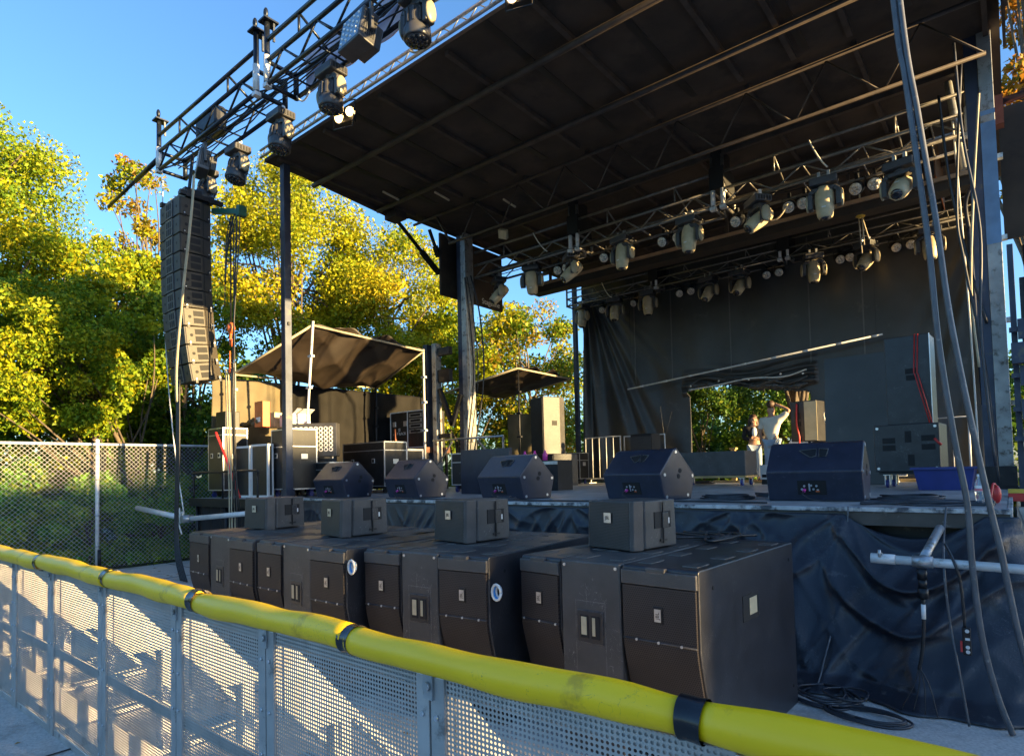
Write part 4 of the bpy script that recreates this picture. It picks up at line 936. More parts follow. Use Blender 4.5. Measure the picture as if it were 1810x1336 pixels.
# LED blinder
t = thing('led_blinder', 'square LED blinder with rows of round cells standing on a low case', 'stage light', (-.62, 1.0, .642), R(38))
b = MB(); b.box(-.46, .46, -.1, .12, .12, .78); b.build('housing', M['head'], t, bevel=.012)
b = MB()
for i in range(8):
    for j in range(6): b.tube([(-.34 + i * .098, -.104, .26 + j * .082), (-.34 + i * .098, -.099, .26 + j * .082)], .043, 12)
ce = b.build('led_ring', M['white'], t)
b = MB()
for i in range(8):
    for j in range(6): b.tube([(-.34 + i * .098, -.108, .26 + j * .082), (-.34 + i * .098, -.1045, .26 + j * .082)], .021, 10)
b.build('led_core', M['dark'], ce)
b = MB(); b.box(-.06, .06, -.104, -.101, .16, .21); b.build('badge', mat('blue_badge', (.05, .3, .6)), t)
b = MB(); b.bar((-.4, 0, .05), (.4, 0, .05), .06); b.bar((-.4, 0, 0), (-.4, 0, .12), .05); b.bar((.4, 0, 0), (.4, 0, .12), .05); b.build('stand', M['black'], t)
# amplifier rack
t = thing('amplifier_rack', 'black rack case with white edges full of amplifiers on a brown trolley', 'rack', (-1.55, 4.55, 1.02))
b = MB(); b.box(-.62, .62, -.35, .35, 0, .92); b.build('body', M['case'], t)
b = MB(); W = .624
for x in (-W, .02, W - .024): b.box(x, x + .03, -.358, -.33, -.002, .924)
for z in (0, .90): b.box(-W + .03, W - .024, -.357, -.335, z - .003, z + .022)
b.build('edging', M['white'], t)
for k in range(4):
    b = MB(); b.box(.10, .55, -.36, -.3505, .36 + k * .13, .46 + k * .13); a = b.build('amplifier', M['steel'], t, bevel=.004)
    b = MB(); b.box(.16, .5, -.364, -.3605, .385 + k * .13, .435 + k * .13); b.build('vent', M['dark'], a)
for x in (-.52, -.12): b = MB(); b.box(x, x + .12, -.362, -.351, .55, .68); b.build('latch', M['bolt'], t, bevel=.006)
text_mesh('stencil_lettering', 'J2\nAMP RACK', .10, M['white'], t, Matrix.Translation((-.27, -.353, .42)) @ Matrix.Rotation(PI / 2, 4, 'X'))
t = thing('equipment_trolley', 'brown wooden trolley frame under the amplifier rack', 'trolley', (-1.5, 4.5, 0))
b = MB(); b.box(-.75, .75, -.4, .4, .88, 1.015); b.build('shelf', mat('red_brown_wood', (.16, .06, .03), .6), t)
for x in (-.7, .66):
    for y in (-.36, .3): b = MB(); b.box(x, x + .05, y, y + .06, 0, .879); b.build('leg', M['black'], t)
b = MB()
for k in range(7): b.tube(smooth([(-.6 + k * .16, -.3, .8), (-.66 + k * .16, -.35, .5), (-.5 + k * .15, -.3, .1)], 5), .02, 6)
solo('patch_cables', b, M['rubber'], 'black and green cable tails hanging under the amplifier rack', 'cables', (-1.5, 4.3, 0), world=False)
bpy.data.objects['patch_cables'].location = (-1.5, 4.4, OFF)
b = MB(); b.bar((-1.75, 4.0, 0), (-1.75, 4.0, 1.5), .05); b.bar((-1.8, 4.0, 1.02), (-1.4, 4.0, 1.02), .05)
solo('jack_stand', b, M['rust'], 'dark red jack stand post in front of the amplifier rack', 'stand', (-1.75, 4, 0))
solo('black_board', MB().box(2.42, 3.55, 1.98, 2.06, 0, .78), M['cabblue'], 'flat black board standing on edge between the second and third wedges', 'board', (3, 2, 0), bevel=.006)
b = MB(); b.box(2.1, 3.4, 3.6, 4.1, .0, .58); b.box(2.1, 3.4, 3.58, 3.597, .5, .56, 1)
solo('workbench', b, [M['case'], M['alu']], 'dark low workbench behind the black board', 'bench', (2.7, 3.8, 0))
for x, lab in ((2.5, 'left one of three red cups on the workbench'), (2.75, 'middle one of three red cups on the workbench'), (3.0, 'right one of three red cups on the workbench')):
    b = MB(); b.lathe([(.05, 0), (.05, .12), (.02, .17), (.02, .2)], 10, 0, Matrix.Translation((x, 3.75, .58))); solo('red_cup', b, M['pink'], lab, 'cup', (x, 3.75, .58), 'red cups on the workbench')
# big side speaker on its subwoofer
def cabinet_speaker(name, label, loc, w, d, h, rz=0, front='cab', grp=None):
    t = thing(name, label, 'loudspeaker', loc, rz, grp)
    b = MB(); b.prism([(-w / 2, -d / 2), (w / 2, -d / 2), (w / 2, d * .2), (w * .34, d / 2), (-w * .34, d / 2), (-w / 2, d * .2)], 0, h, 'z'); b.build('cabinet', M[front], t, bevel=.012)
    b = MB(); b.box(-w / 2 + .025, w / 2 - .025, -d / 2 - .018, -d / 2 - .001, .03, h - .03); b.build('grille', M['grille_y'], t, bevel=.006)
    b = MB(); b.box(w / 2 + .0005, w / 2 + .004, -.1, .05, h * .5, h * .5 + .12); b.build('handle_recess', M['dark'], t, bevel=.01)
    return t
spk = cabinet_speaker('side_speaker', 'tall black loudspeaker with one sunlit side left of the rear post', (.85, 6.9, .80), .62, .70, 1.45, R(-22), 'cabgrey')
sw_ = thing('subwoofer_cabinet', 'low black subwoofer under the tall side loudspeaker', 'loudspeaker', (.85, 6.9, 0), R(-12), None)
b = MB(); b.box(-.55, .6, -.42, .42, 0, .798); b.build('cabinet', M['cab'], sw_, bevel=.012)
b = MB(); b.box(-.53, .58, -.436, -.421, .03, .76); b.build('grille', M['grille_y'], sw_)
# ------------------------------------------------------------------ monitor wedges along the stage front
def wedge(label, loc, rz, w, sc=1.0):
    """origin at the middle of the bottom front edge; the connector side faces the audience"""
    t = thing('monitor_wedge', label, 'stage monitor', loc, rz, 'monitor wedges along the stage front')
    pr = [(0.02, 0), (-.07, .31), (.20, .60), (.27, .62), (.60, .30), (.52, .0)]
    pr = [(y * sc, z * sc) for y, z in pr]; h = w / 2
    b = MB(); b.prism(pr, -h, h, 'x'); cb = b.build('cabinet', M['cabblue'], t, bevel=.014)
    # slanted upper rear panel with its handle recess
    a = Vector((0, pr[1][0], pr[1][1])); c = Vector((0, pr[2][0], pr[2][1])); e = (c - a); L = e.length; e.normalize(); n = Vector((0, -e.z, e.y))
    def on(x, s, o): p = a + e * (s * L) + n * o; return Vector((x, p.y, p.z))
    b = MB(); q = .003
    for poly in ([(-.15, .74), (.015, .80), (.02, .54), (-.03, .48)], [(.04, .80), (.13, .78), (.115, .52), (.045, .50)]):
        vs = [on(x, s, q) for x, s in poly] + [on(x, s, -.004) for x, s in poly]; k = len(poly)
        b.add(vs, [tuple(range(k)), tuple(reversed(range(k, 2 * k)))] + [(i, (i + 1) % k, k + (i + 1) % k, k + i) for i in range(k)])
    hd = b.build('handle_recess', M['dark'], t)
    b = MB()
    for poly in ([(-.15, .74), (.015, .80), (.02, .54), (-.03, .48)], [(.04, .80), (.13, .78), (.115, .52), (.045, .50)]):
        vs = [on(x, s, .006) for x, s in poly]; vs.append(vs[0]); b.tube(vs, .006, 6)
    b.build('handle_rim', M['cabgrey'], hd)
    # connector plate on the lower rear panel
    f = Vector((0, pr[0][0], pr[0][1])); g = Vector((0, pr[1][0], pr[1][1])); e2 = (g - f); L2 = e2.length; e2.normalize(); n2 = Vector((0, -e2.z, e2.y))
    m = Matrix(((1, 0, 0, 0), (0, n2.y, e2.y, f.y), (0, n2.z, e2.z, f.z), (0, 0, 0, 1)))
    b = MB(); b.box(-.15, .12, .0005, .004, .07, .22, 0, m); pl = b.build('connector_plate', M['dark'], t)
    b = MB()
    for k, (x, z) in enumerate(((-.11, .13), (-.085, .165), (-.02, .17), (-.0, .13), (.03, .165))): b.tube([m @ Vector((x, .0045, z)), m @ Vector((x, .012, z))], .011, 10)
    b.box(-.045, -.03, .0045, .008, .11, .19, 0, m); b.box(.03, .05, .0045, .008, .10, .13, 0, m)
    each(b, 'socket', M['bolt'], pl)
    b = MB(); b.box(.02, .055, .0085, .010, .10, .115, 0, m); b.build('warning_sticker', M['orange'], pl)
    p = m @ Vector((-.085, .01, .125)); p2 = m @ Vector((-.085, .05, .12))
    b = MB(); b.tube([p, p2], .016, 8); b.build('plug', M['pink'], pl)
    b = MB(); b.tube(smooth([p2, p2 + Vector((.0, -.05, -.03)), Vector((-.02, -.12, .03)), Vector((.12, -.16, .012)), Vector((.5, -.12, .012))], 6), .008, 6); b.build('plug_cable', M['rubber'], pl)
    # side face hardware
    for sd_ in (1, -1):
        b = MB(); X = sd_ * h
        for (y, z) in ((.02, .30), (.24, .57), (.55, .28), (.45, .05), (.05, .04)):
            b.tube([(X, y * sc, z * sc), (X + sd_ * .005, y * sc, z * sc)], .019, 10)
        each(b, 'corner_bolt', M['bolt'], t)
        b = MB()
        for (y, z) in ((.28, .28), (.31, .345)): b.tube([(X, y * sc, z * sc), (X + sd_ * .004, y * sc, z * sc)], .03, 8)
        each(b, 'side_handle', M['dark'], t)
    b = MB(); y2, z2 = pr[3]; y3, z3 = pr[4]
    d = Vector((0, y3 - y2, z3 - z2)); b.bar((-0, y2 + .03, z2 - .03), (0, y3 - .03, z3 + .03), w - .05, .012); b.build('grille', M['grille_y'], t)
    return t
WL = [(.98, .25, .9, -2, 'monitor wedge furthest left on the stage front, beside the front post'), (2.55, .5, .9, -9, 'second monitor wedge from the left, in front of the amplifier rack'), (4.57, .55, .9, -9, 'third monitor wedge from the left, beside the black board'),
      (6.51, .75, .9, -13, 'fourth monitor wedge from the left, in front of the crowd barrier'), (8.49, .9, .9, 3, 'largest looking monitor wedge, nearest the right end of the stage front')]
for (x, y, wd, rz, lab) in WL: wedge(lab, (x, y, .001), R(rz), wd, .99)

# ------------------------------------------------------------------ subwoofer wall in front of the stage
HS = OFF - .19
def sub_front(label, x, y, wd, rz=0, dep=1.6):
    t = thing('subwoofer', label, 'subwoofer', (x, y, -OFF), rz, 'subwoofers standing in front of the stage')
    h = HS; q = wd / 2 - .006
    prof = [(0.02, h - .012), (.02, h * .62), (.035, h * .55), (.075, h * .42), (.12, h * .28), (.17, h * .12), (.19, .0), (dep, 0), (dep, h - .012), (dep - .012, h), (.032, h)]
    b = MB(); b.prism(prof, -q, q, 'x'); b.build('cabinet', M['cab'], t, bevel=.008)
    b = MB(); k = q - .012; g = [(.0, h - .11), (.0, h * .62), (.014, h * .555), (.054, h * .425), (.10, h * .285), (.15, h * .12), (.17, .02)]
    o2 = [(y_ + .018, z_) for y_, z_ in g]
    b.prism(g + list(reversed(o2)), -k, k, 'x'); gr = b.build('grille', M['grille'], t)
    b = MB(); b.prism([(-.004, h - .022), (-.004, h - .105), (.0195, h - .105), (.0195, h - .022)], -q + .004, q - .004, 'x'); b.box(-.07, .05, -.008, .03, h - .03, h - .002); b.build('top_lip', M['cabgrey'], t, bevel=.006)
    b = MB(); b.tube([(-k, -.001, h * .64), (k, -.001, h * .64)], .006, 6); b.build('grille_seam', M['cab'], gr)
    b = MB()
    for xx in (-.14, .0, .14): b.tube([(xx, -.008, h * .64), (xx, .0, h * .64)], .008, 8)
    each(b, 'screw', M['bolt'], gr)
    b = MB(); b.box(-.03, .03, -.006, -.001, h * .73, h * .73 + .095); bd = b.build('badge', M['black'], gr, bevel=.003)
    b = MB(); b.box(-.02, .02, -.0085, -.0062, h * .73 + .012, h * .73 + .083); b.build('badge_plate', M['alu'], gr)
    text_mesh('badge_lettering', 'JBL', .03, M['dark'], gr, Matrix.Translation((0, -.0092, h * .73 + .047)) @ Matrix.Rotation(PI / 2, 4, 'X') @ Matrix.Rotation(PI / 2, 4, 'Z'), .0004)
    # runners on top and the handle in the side
    b = MB()
    for xx in (-q * .6, q * .6): 
        for y0 in (.12, .5, .9, 1.3): b.box(xx - .045, xx + .045, y0, y0 + .16, h + .0002, h + .004)
    each(b, 'top_runner', M['cabgrey'], t)
    for s in (-1, 1):
        X = s * q
        b = MB(); b.box(min(X, X + s * .004), max(X, X + s * .004), .62, .88, h * .66, h * .66 + .16); hd = b.build('handle_plate', M['dark'], t, bevel=.02)
        b = MB(); b.box(min(X + s * .0045, X + s * .009), max(X + s * .0045, X + s * .009), .72, .84, h * .66 + .03, h * .66 + .135); b.build('handle_cup', M['head2'], hd, bevel=.02)
        b = MB()
        for yy, zz in ((.2, h * .9), (1.5, h * .9), (1.5, .15), (.3, .3)): b.tube([(X, yy, zz), (X + s * .004, yy, zz)], .012, 8)
        each(b, 'side_screw', M['dark'], t)
    return t
def sub_rear(label, x, y, wd, rz=0, dep=1.6):
    t = thing('subwoofer', label, 'subwoofer', (x, y, -OFF), rz, 'subwoofers standing in front of the stage')
    h = HS; q = wd / 2 - .004
    b = MB(); b.box(-q, q, .012, dep, 0, h); b.build('cabinet', M['cabgrey'], t, bevel=.012)
    b = MB(); b.box(-.095, .095, .004, .0115, h * .57, h * .57 + .2); pl = b.build('handle_frame', M['cab'], t, bevel=.012)
    for s in (-1, 1):
        b = MB(); b.box(s * .04 - .03, s * .04 + .03, .0005, .0037, h * .57 + .03, h * .57 + .17); hc = b.build('handle_slot', M['dark'], t, bevel=.012)
        b = MB(); b.box(s * .04 - .022, s * .04 + (.018 if s < 0 else .0), -.002, .0003, h * .57 + .05, h * .57 + .16); b.build('handle_grip', M['head2'], hc, bevel=.01)
    b = MB(); b.box(-.11, .11, .0105, .0118, h * .36, h * .36 + .5); b.build('recess_line', M['cabgrey'], t, bevel=.02)
    b = MB(); b.box(-.07, .07, .006, .0104, h * .25, h * .25 + .17); cp = b.build('connector_plate', M['dark'], t)
    b = MB()
    for xx, zz in ((-.045, .13), (-.045, .08), (-.01, .12), (.02, .12), (.045, .12), (.0, .04)): b.tube([(xx, .0058, h * .25 + zz), (xx, .0, h * .25 + zz)], .010, 8)
    b.box(.035, .05, .002, .0058, h * .25 + .03, h * .25 + .1); each(b, 'socket', M['bolt'], cp)
    b = MB()
    for xx in (-q * .6, q * .6): 
        for y0 in (.12, .5, .9, 1.3): b.box(xx - .045, xx + .045, y0, y0 + .16, h + .0002, h + .004)
    each(b, 'top_runner', M['cabgrey'], t)
    b = MB()
    for xx, zz in ((-q + .03, h - .03), (q - .03, h - .03), (-q + .03, .04), (q - .03, .04)): b.tube([(xx, .013, zz), (xx, .006, zz)], .01, 8)
    each(b, 'corner_screw', M['bolt'], t)
    return t
SG = [([(7.46, -2.70), (7.82, -2.74), (8.26, -2.75), (8.75, -2.77)], 'right-hand cluster'), ([(6.18, -3.02), (6.57, -2.99), (6.93, -2.96), (7.37, -2.92)], 'cluster second from the right'),
      ([(4.76, -3.12), (5.18, -3.12), (5.66, -3.16), (6.12, -3.15)], 'cluster second from the left'), ([(3.15, -3.02), (3.68, -3.05), (4.2, -3.1), (4.70, -3.12)], 'left-hand cluster')]
for pts, nm in SG:
    for i in range(3):
        (xa, ya), (xb, yb) = pts[i], pts[i + 1]; wd = math.hypot(xb - xa, yb - ya); rz = math.atan2(yb - ya, xb - xa)
        lab = ('left grille-fronted subwoofer of the ', 'plain grey subwoofer with handle slots in the middle of the ', 'right grille-fronted subwoofer of the ')[i] + nm
        (sub_rear if i == 1 else sub_front)(lab, (xa + xb) / 2, (ya + yb) / 2, wd, rz)
# coiled blue and white straps hung between the clusters
for (x, y, z, lab) in ((6.17, -3.08, -.32, 'blue and white coiled strap hung on the second left cluster'), (7.41, -2.84, -.42, 'blue strap end showing between the two right clusters')):
    b = MB()
    for k in range(3): b.tube([(x + (.022 + .008 * k) * math.cos(a), y - .02 - .012 * k, z + (.036 + .008 * k) * math.sin(a)) for a in [q * PI / 6 for q in range(13)]], .009, 6, k % 2)
    solo('coiled_strap', b, [M['rope'], mat('blue_strap', (.05, .25, .6))], lab, 'strap', (x, y, z))

# ------------------------------------------------------------------ front fill speakers on the subwoofers
def fill(label, loc, rz, s=1.0):
    t = thing('front_fill_speaker', label, 'loudspeaker', loc, rz, 'front fill speakers on the subwoofers')
    h = .335 * s; w = .20 * s
    def lean(poly, zb, zt, nm, m, bev=.008):
        b = MB(); n = len(poly); vs = [(x, y, zb) for x, y in poly] + [(x * .985, y * .96 + .012, zt) for x, y in poly]
        b.add(vs, [tuple(reversed(range(n))), tuple(range(n, 2 * n))] + [(i, (i + 1) % n, n + (i + 1) % n, n + i) for i in range(n)])
        return b.build(nm, m, t, bevel=bev)
    lean([(-w + .005, .02), (w - .005, .02), (w + .012, .10), (w + .035, .125), (w - .02, .5), (-w + .02, .5), (-w - .035, .125), (-w - .012, .10)], 0.006, h, 'cabinet', M['cabgrey'])
    for sg in (-1, 1):
        lean([(sg * (w + .001), -.004), (sg * (w + .028), .012), (sg * (w + .042), .095), (sg * (w + .014), .098), (sg * (w - .002), .02)][::sg], .0, h + .004, 'side_cheek', M['cabgrey'], .006)
    g = lean([(-w, -.004), (w, -.004), (w - .002, .018), (-w + .002, .018)], .006, h - .006, 'grille', M['grille_y'], .003)
    b = MB(); b.box(-.035, .035, -.008, -.0045, h * .55, h * .55 + .07); b.build('badge_plate', M['alu'], g)
    text_mesh('badge_lettering', 'JBL', .034, M['dark'], g, Matrix.Translation((0, -.009, h * .55 + .035)) @ Matrix.Rotation(PI / 2, 4, 'X'), .0005)
    # handle recess in the angled right and left flanks
    for sg in (-1, 1):
        a = Vector((sg * (w + .0345), .13, 0)); c = Vector((sg * (w - .02), .5, 0)); e = (c - a).normalized(); n = Vector((sg * e.y * (1 if sg > 0 else 1), -sg * e.x, 0))
        n = Vector((e.y, -e.x, 0)) * (1 if (e.y * sg) > 0 else -1)
        def bx(s0, s1, z0, z1, o0, o1):
            return [a + e * s + n * o + Vector((0, 0, z)) for z in (z0, z1) for s, o in ((s0, o0), (s1, o0), (s1, o1), (s0, o1))]
        F = [(3, 2, 1, 0), (4, 5, 6, 7), (0, 1, 5, 4), (1, 2, 6, 5), (2, 3, 7, 6), (3, 0, 4, 7)]
        b = MB(); b.add(bx(.10, .30, h * .42, h * .76, -.004, .004), F); hr = b.build('handle_recess', M['dark'], t)
        b = MB(); b.add(bx(.185, .255, h * .42, h * .74, .0045, .016), F); b.build('handle_bar', M['cab'], hr, bevel=.006)
        b = MB(); b.add(bx(.19, .20, h * .1, h * .96, .005, .014), F); b.add(bx(.16, .24, h * .14, h * .19, .005, .01), F); b.build('lock_lever', M['black'], hr)
        b = MB(); b.add(bx(.265, .28, h * .5, h * .62, .0045, .006), F); b.build('tag', M['white'], hr)
    return t
for (x, y, rz, lab) in ((3.66, -2.55, 2, 'front fill speaker furthest left on the subwoofers'), (5.16, -2.62, -10, 'front fill speaker second from the left on the subwoofers'), (6.51, -2.42, -10, 'front fill speaker third from the left on the subwoofers'), (7.87, -2.2, -16, 'nearest front fill speaker with a bright badge, on the right cluster')):
    fill(lab, (x, y, -.184), R(rz))
# cables lying over the right cluster
for i in range(5):
    b = MB(); b.tube(smooth([(7.6 + .1 * i, -1.3 + .1 * i, -.17), (8.0 + .1 * i, -1.55 + .12 * i, -.16), (8.35, -1.2 - .1 * i, -.165), (8.5 - .1 * i, -1.0, -.168)], 6), .012, 6)
    solo('loose_cable', b, M['rubber'], ('black cable lying across the right subwoofer tops, longest', 'second black cable lying across the right subwoofer tops', 'third black cable over the right subwoofer tops', 'fourth black cable over the right subwoofer tops', 'shortest black cable over the right subwoofer tops')[i], 'cable', (8, -1.4, -.17))

# ------------------------------------------------------------------ crowd barricade with its yellow foam tube
KS = .891
def tx(x): return 10.096 - KS * (10.096 - x)
def by(x):
    x = 10.096 - (10.096 - x) / KS
    y = -4.56 + .05 * math.sin((x - 2) * .5) + (.022 * (x - 6.5) if x > 6.5 else 0) + .03 * max(0, x - 8.6)
    return -5.985 + KS * (y + 5.985)
seams = [tx(q) for q in (-3.7, -2.4, -1.15, .1, 1.3, 2.45, 3.25, 4.25, 5.36, 6.53, 7.46, 8.53, 9.62, 10.7)]
plab = ['far left out of view', 'far left out of view too', 'left end', 'left end next along', 'at the left edge of the photo', 'second visible from the left', 'third visible from the left', 'fourth visible from the left', 'fifth from the left, below the left subwoofers',
        'sixth from the left, below the second tape band', 'seventh from the left, middle of the photo', 'eighth from the left, below the right cluster', 'at the bottom right corner']
for i in range(len(seams) - 1):
    if seams[i + 1] < 1.5: continue
    x0, x1 = seams[i], seams[i + 1]; y0, y1 = by(x0), by(x1); L = math.hypot(x1 - x0, y1 - y0); rz = math.atan2(y1 - y0, x1 - x0)
    t = thing('barricade_panel', 'perforated aluminium barricade panel ' + plab[i], 'barricade', (x0, y0 + .0, -OFF), rz, 'barricade panels under the yellow foam tube')
    H2 = OFF - .235
    b = MB(); b.box(.05, L - .05, -.0006, .0006, .03, H2); b.build('perforated_sheet', M['perf'], t)
    b = MB()
    for a, c in ((.004, .06), (L - .06, L - .004)): b.box(a, c, -.012, .03, 0, H2)
    b.box(.062, L - .062, -.004, .02, .0, .045); b.box(.062, L - .062, .003, .03, H2 - .05, H2)
    b.build('frame', M['perfframe'], t, bevel=.003)
    b = MB(); b.box(.062, L - .062, .004, .03, H2 * .48, H2 * .48 + .05); b.build('mid_rail', M['perfframe'], t)
    for xx in (.05, L - .05):
        b = MB(); sg = 1 if xx < .2 else -1; b.prism([(.032, H2 * .97), (.032, H2 * .62), (.36, H2 * .60)], xx + .014 * sg, xx + .018 * sg, 'x'); b.prism([(.032, .30), (.032, .05), (.30, .05)], xx + .014 * sg, xx + .018 * sg, 'x'); b.bar((xx, .04, H2 * .95), (xx, .88, .10), .028, .03); b.bar((xx, .035, .04), (xx, .92, .04), .03, .028); b.box(xx + .006, xx + .012, .30, .35, .06, H2 * .6); b.build('rear_gusset', M['perfframe'], t)
    b = MB(); b.box(.08, L - .08, .10, .95, .012, .02); b.build('floor_plate', M['perfframe'], t)
    b = MB()
    for xx in (.03, L - .03):
        for zz in (.12, .3, .62, H2 - .12, H2 - .32): b.tube([(xx, -.0125, zz), (xx, -.019, zz)], .008, 8)
    each(b, 'bolt', M['bolt'], t)
    b = MB(); b.box(L - .02, L + .02, -.02, -.0125, H2 - .07, H2 + .02); b.tube([(L, -.021, H2 - .03), (L, -.03, H2 - .03)], .014, 8); b.build('latch', M['steel'], t)
def fr(x): return .058 - .011 * max(0, min(1, (x - 4) / 5))
bands = [tx(q) for q in (-1.2, .2, 1.4, 2.47, 4.01, 5.49, 6.78, 8.09, 9.45, 10.8)]
tl_ = ['', '', 'far left', 'left edge', 'second from the left', 'third from the left', 'fourth from the left', 'middle', 'long right']
for i in range(len(bands) - 1):
    if bands[i + 1] < 1.5: continue
    x0, x1 = bands[i], bands[i + 1]
    t = thing('foam_tube', 'yellow foam tube padding the barricade top, %s length' % (tl_[i] if i < 8 else 'rightmost and nearest'), 'padding', ((x0 + x1) / 2, by((x0 + x1) / 2), -.2), 0, 'yellow foam tube lengths on the barricade')
    n = max(8, int((x1 - x0) / .05)); pts = []; rs = []
    for k in range(n + 1):
        x = x0 + .012 + (x1 - x0 - .024) * k / n; e = min(1, min(k, n - k) / 3)
        pts.append((x, by(x) + .004 * math.sin(x * 5), -.198 + .0018 * max(0, x - 3) + .005 * math.sin(x * 3.3 + i) + .003 * math.sin(x * 11))); rs.append((fr(x) + .0025 * math.sin(x * 7 + i) + .0015 * math.sin(x * 19)) * (.92 + .08 * e))
    b = MB(); b.tube(pts, rs, 22); wpart('foam', b, M['yellow'], t)
    b = MB(); w_ = .03 if i < 7 else .028; zz = -.198 + .0018 * max(0, x0 - 3); q = fr(x0) + .003; b.tube([(x0 - w_, by(x0 - w_), zz), (x0 - w_ * .3, by(x0), zz + .001), (x0 + w_ * .4, by(x0), zz), (x0 + w_, by(x0 + w_), zz - .001)], [q, q - .002, q - .0017, q], 22, cap=False); wpart('tape_band', b, M['tape'], t)

# ------------------------------------------------------------------ chain-link fence on the left
FX = -3.78
t = thing('chain_link_fence', 'grey chain link fence with pale top rail along the left side', 'fence', (FX, -2, -OFF))
ys = [-8.0, -5.0, -1.78, 1.3, 4.4]
wire = mat('fence_mesh', (.55, .55, .52), .5, .5, .1)
# diamond wire mesh drawn by strips of real wire
b = MB(); p_ = .085; r_ = .0034; Y0, Y1, Z0, Z1 = -5.4, 2.6, -OFF + .02, 1.08
def strand(y, s):
    z = Z0; a = (FX, y, Z0); L = Z1 - Z0; e = y + s * L
    ya, yb = y, e; za, zb = Z0, Z1
    if yb > Y1: zb = za + (Y1 - ya) / s; yb = Y1
    if yb < Y0: zb = za + (Y0 - ya) / s; yb = Y0
    if ya < Y0: za = Z0 + (Y0 - ya) / s; ya = Y0
    if ya > Y1: za = Z0 + (Y1 - ya) / s; ya = Y1
    if zb > za + .02: b.tube([(FX + .003 * s, ya, za), (FX + .003 * s, yb, zb)], r_, 3, cap=False)
y = Y0 - 2.5
while y < Y1 + 2.5:
    if y < Y1: strand(y, 1)
    if y > Y0: strand(y, -1)
    y += p_
wpart('wire_mesh', b, wire, t)
b = MB(); b.tube([(FX, -8, 1.1), (FX, 4.4, 1.1)], .026, 10); wpart('top_rail', b, M['pipe'], t)
b = MB(); b.tube([(FX, -8, -OFF + .03), (FX, 4.4, -OFF + .03)], .008, 6); wpart('bottom_wire', b, M['black'], t)
for y in ys:
    b = MB(); b.tube([(FX - .01, y, -OFF), (FX - .01, y, 1.17)], .036, 10); b.ball((FX - .01, y, 1.17), .042, 8); pq = wpart('post', b, M['pipe'], t)
    b = MB()
    for z in (-.9, -.3, .4, .9): b.tube([(FX - .01, y, z), (FX - .01, y, z + .025)], .041, 10)
    each(wmove(b, t), 'tie_band', M['steel'], pq)
b = MB(); b.tube([(FX + .02, -1.75, -OFF + .002), (FX + .04, -1.76, -.95)], .03); solo('black_sleeve', b, M['black'], 'black sleeve at the foot of the fence post', 'pipe', (FX, -1.75, -OFF))
b = MB(); b.tube([(-3.6, -1.6, -OFF + .012), (-.8, -3.1, -OFF + .012)], .012, 6); solo('ground_cable', b, M['rubber'], 'thin black cable lying on the concrete by the fence', 'cable', (-2, -2.3, -OFF))

# ------------------------------------------------------------------ things on the stage floor
def bike_rack(label, loc, w, rz=0, h=1.1):
    t = thing('crowd_barrier', label, 'barrier', loc, rz, 'pale tube crowd barriers at the back of the stage')
    b = MB(); b.tube([(0, 0, .12), (0, 0, h), (w, 0, h), (w, 0, .12), (0, 0, .12)], .022, 8); b.build('frame', M['pipe'], t)
    n = int(w / .22); b = MB()
    for k in range(1, n): b.tube([(w * k / n, 0, .12), (w * k / n, 0, h)], .011, 6)
    b.build('bars', M['pipe'], t)
    for x in (.15, w - .15): b = MB(); b.bar((x, -.25, .0), (x, .25, .0), .05, .02); b.tube([(x, 0, .0), (x, 0, .12)], .018); b.build('foot', M['pipe'], t)
    return t
bike_rack('left crowd barrier in front of the left edge of the backdrop', (.68, 8.9, .012), 1.12, 0, 1.27)
bike_rack('crowd barrier partly hidden by the fourth monitor wedge', (1.92, 8.9, .012), 1.18, 0, 1.25)
bike_rack('crowd barrier right of the doorway behind the nearest wedge', (7.24, 8.0, .012), 1.25, 0, 1.19)
bike_rack('crowd barrier behind the right end subwoofer and blue bin', (8.75, 8.0, .012), .74, 0, 1.18)
# dolly with flat case
def dolly(t, w, d, z, cas='blue'):
    for sx in (-1, 1):
        for sy in (-1, 1):
            x, y = sx * (w / 2 - .1), sy * (d / 2 - .08)
            b = MB(); b.tube([(x - .02, y, .06), (x + .02, y, .06)], .06, 14); c = b.build('caster', M['blue'], t)
            b = MB(); b.box(x - .035, x - .026, y - .03, y + .03, .04, z); b.box(x + .026, x + .035, y - .03, y + .03, .04, z); b.box(x - .05, x + .05, y - .05, y + .05, z, z + .012); b.build('fork', M['bolt'], c)
t = thing('flat_case', 'long low dark flat case on a wheeled dolly in the doorway', 'case', (5.3, 6.6, 0))
b = MB(); b.box(-.72, .72, -.35, .35, .2, .69); b.build('body', M['cabgrey'], t, bevel=.01)
b = MB(); b.box(-.72, .72, -.35, .35, .155, .197); b.build('dolly_board', M['wood'], t)
dolly(t, 1.44, .7, .142)
t = thing('white_cards_box', 'small white box with dark cards beside the flat case dolly', 'box', (6.15, 7.2, .0)); b = MB(); b.box(-.12, .12, -.1, .1, .1, .4); b.build('body', M['white'], t); b = MB(); b.box(-.08, .08, -.105, -.101, .14, .2); b.build('print', M['dark'], t); b = MB(); b.box(-.1, .1, -.08, .08, 0, .097); b.build('stand', M['black'], t)
road_case('small white fronted road case beside the fourth wedge', (2.2, 8.2, 0), .5, .4, .28, 0, True, False)
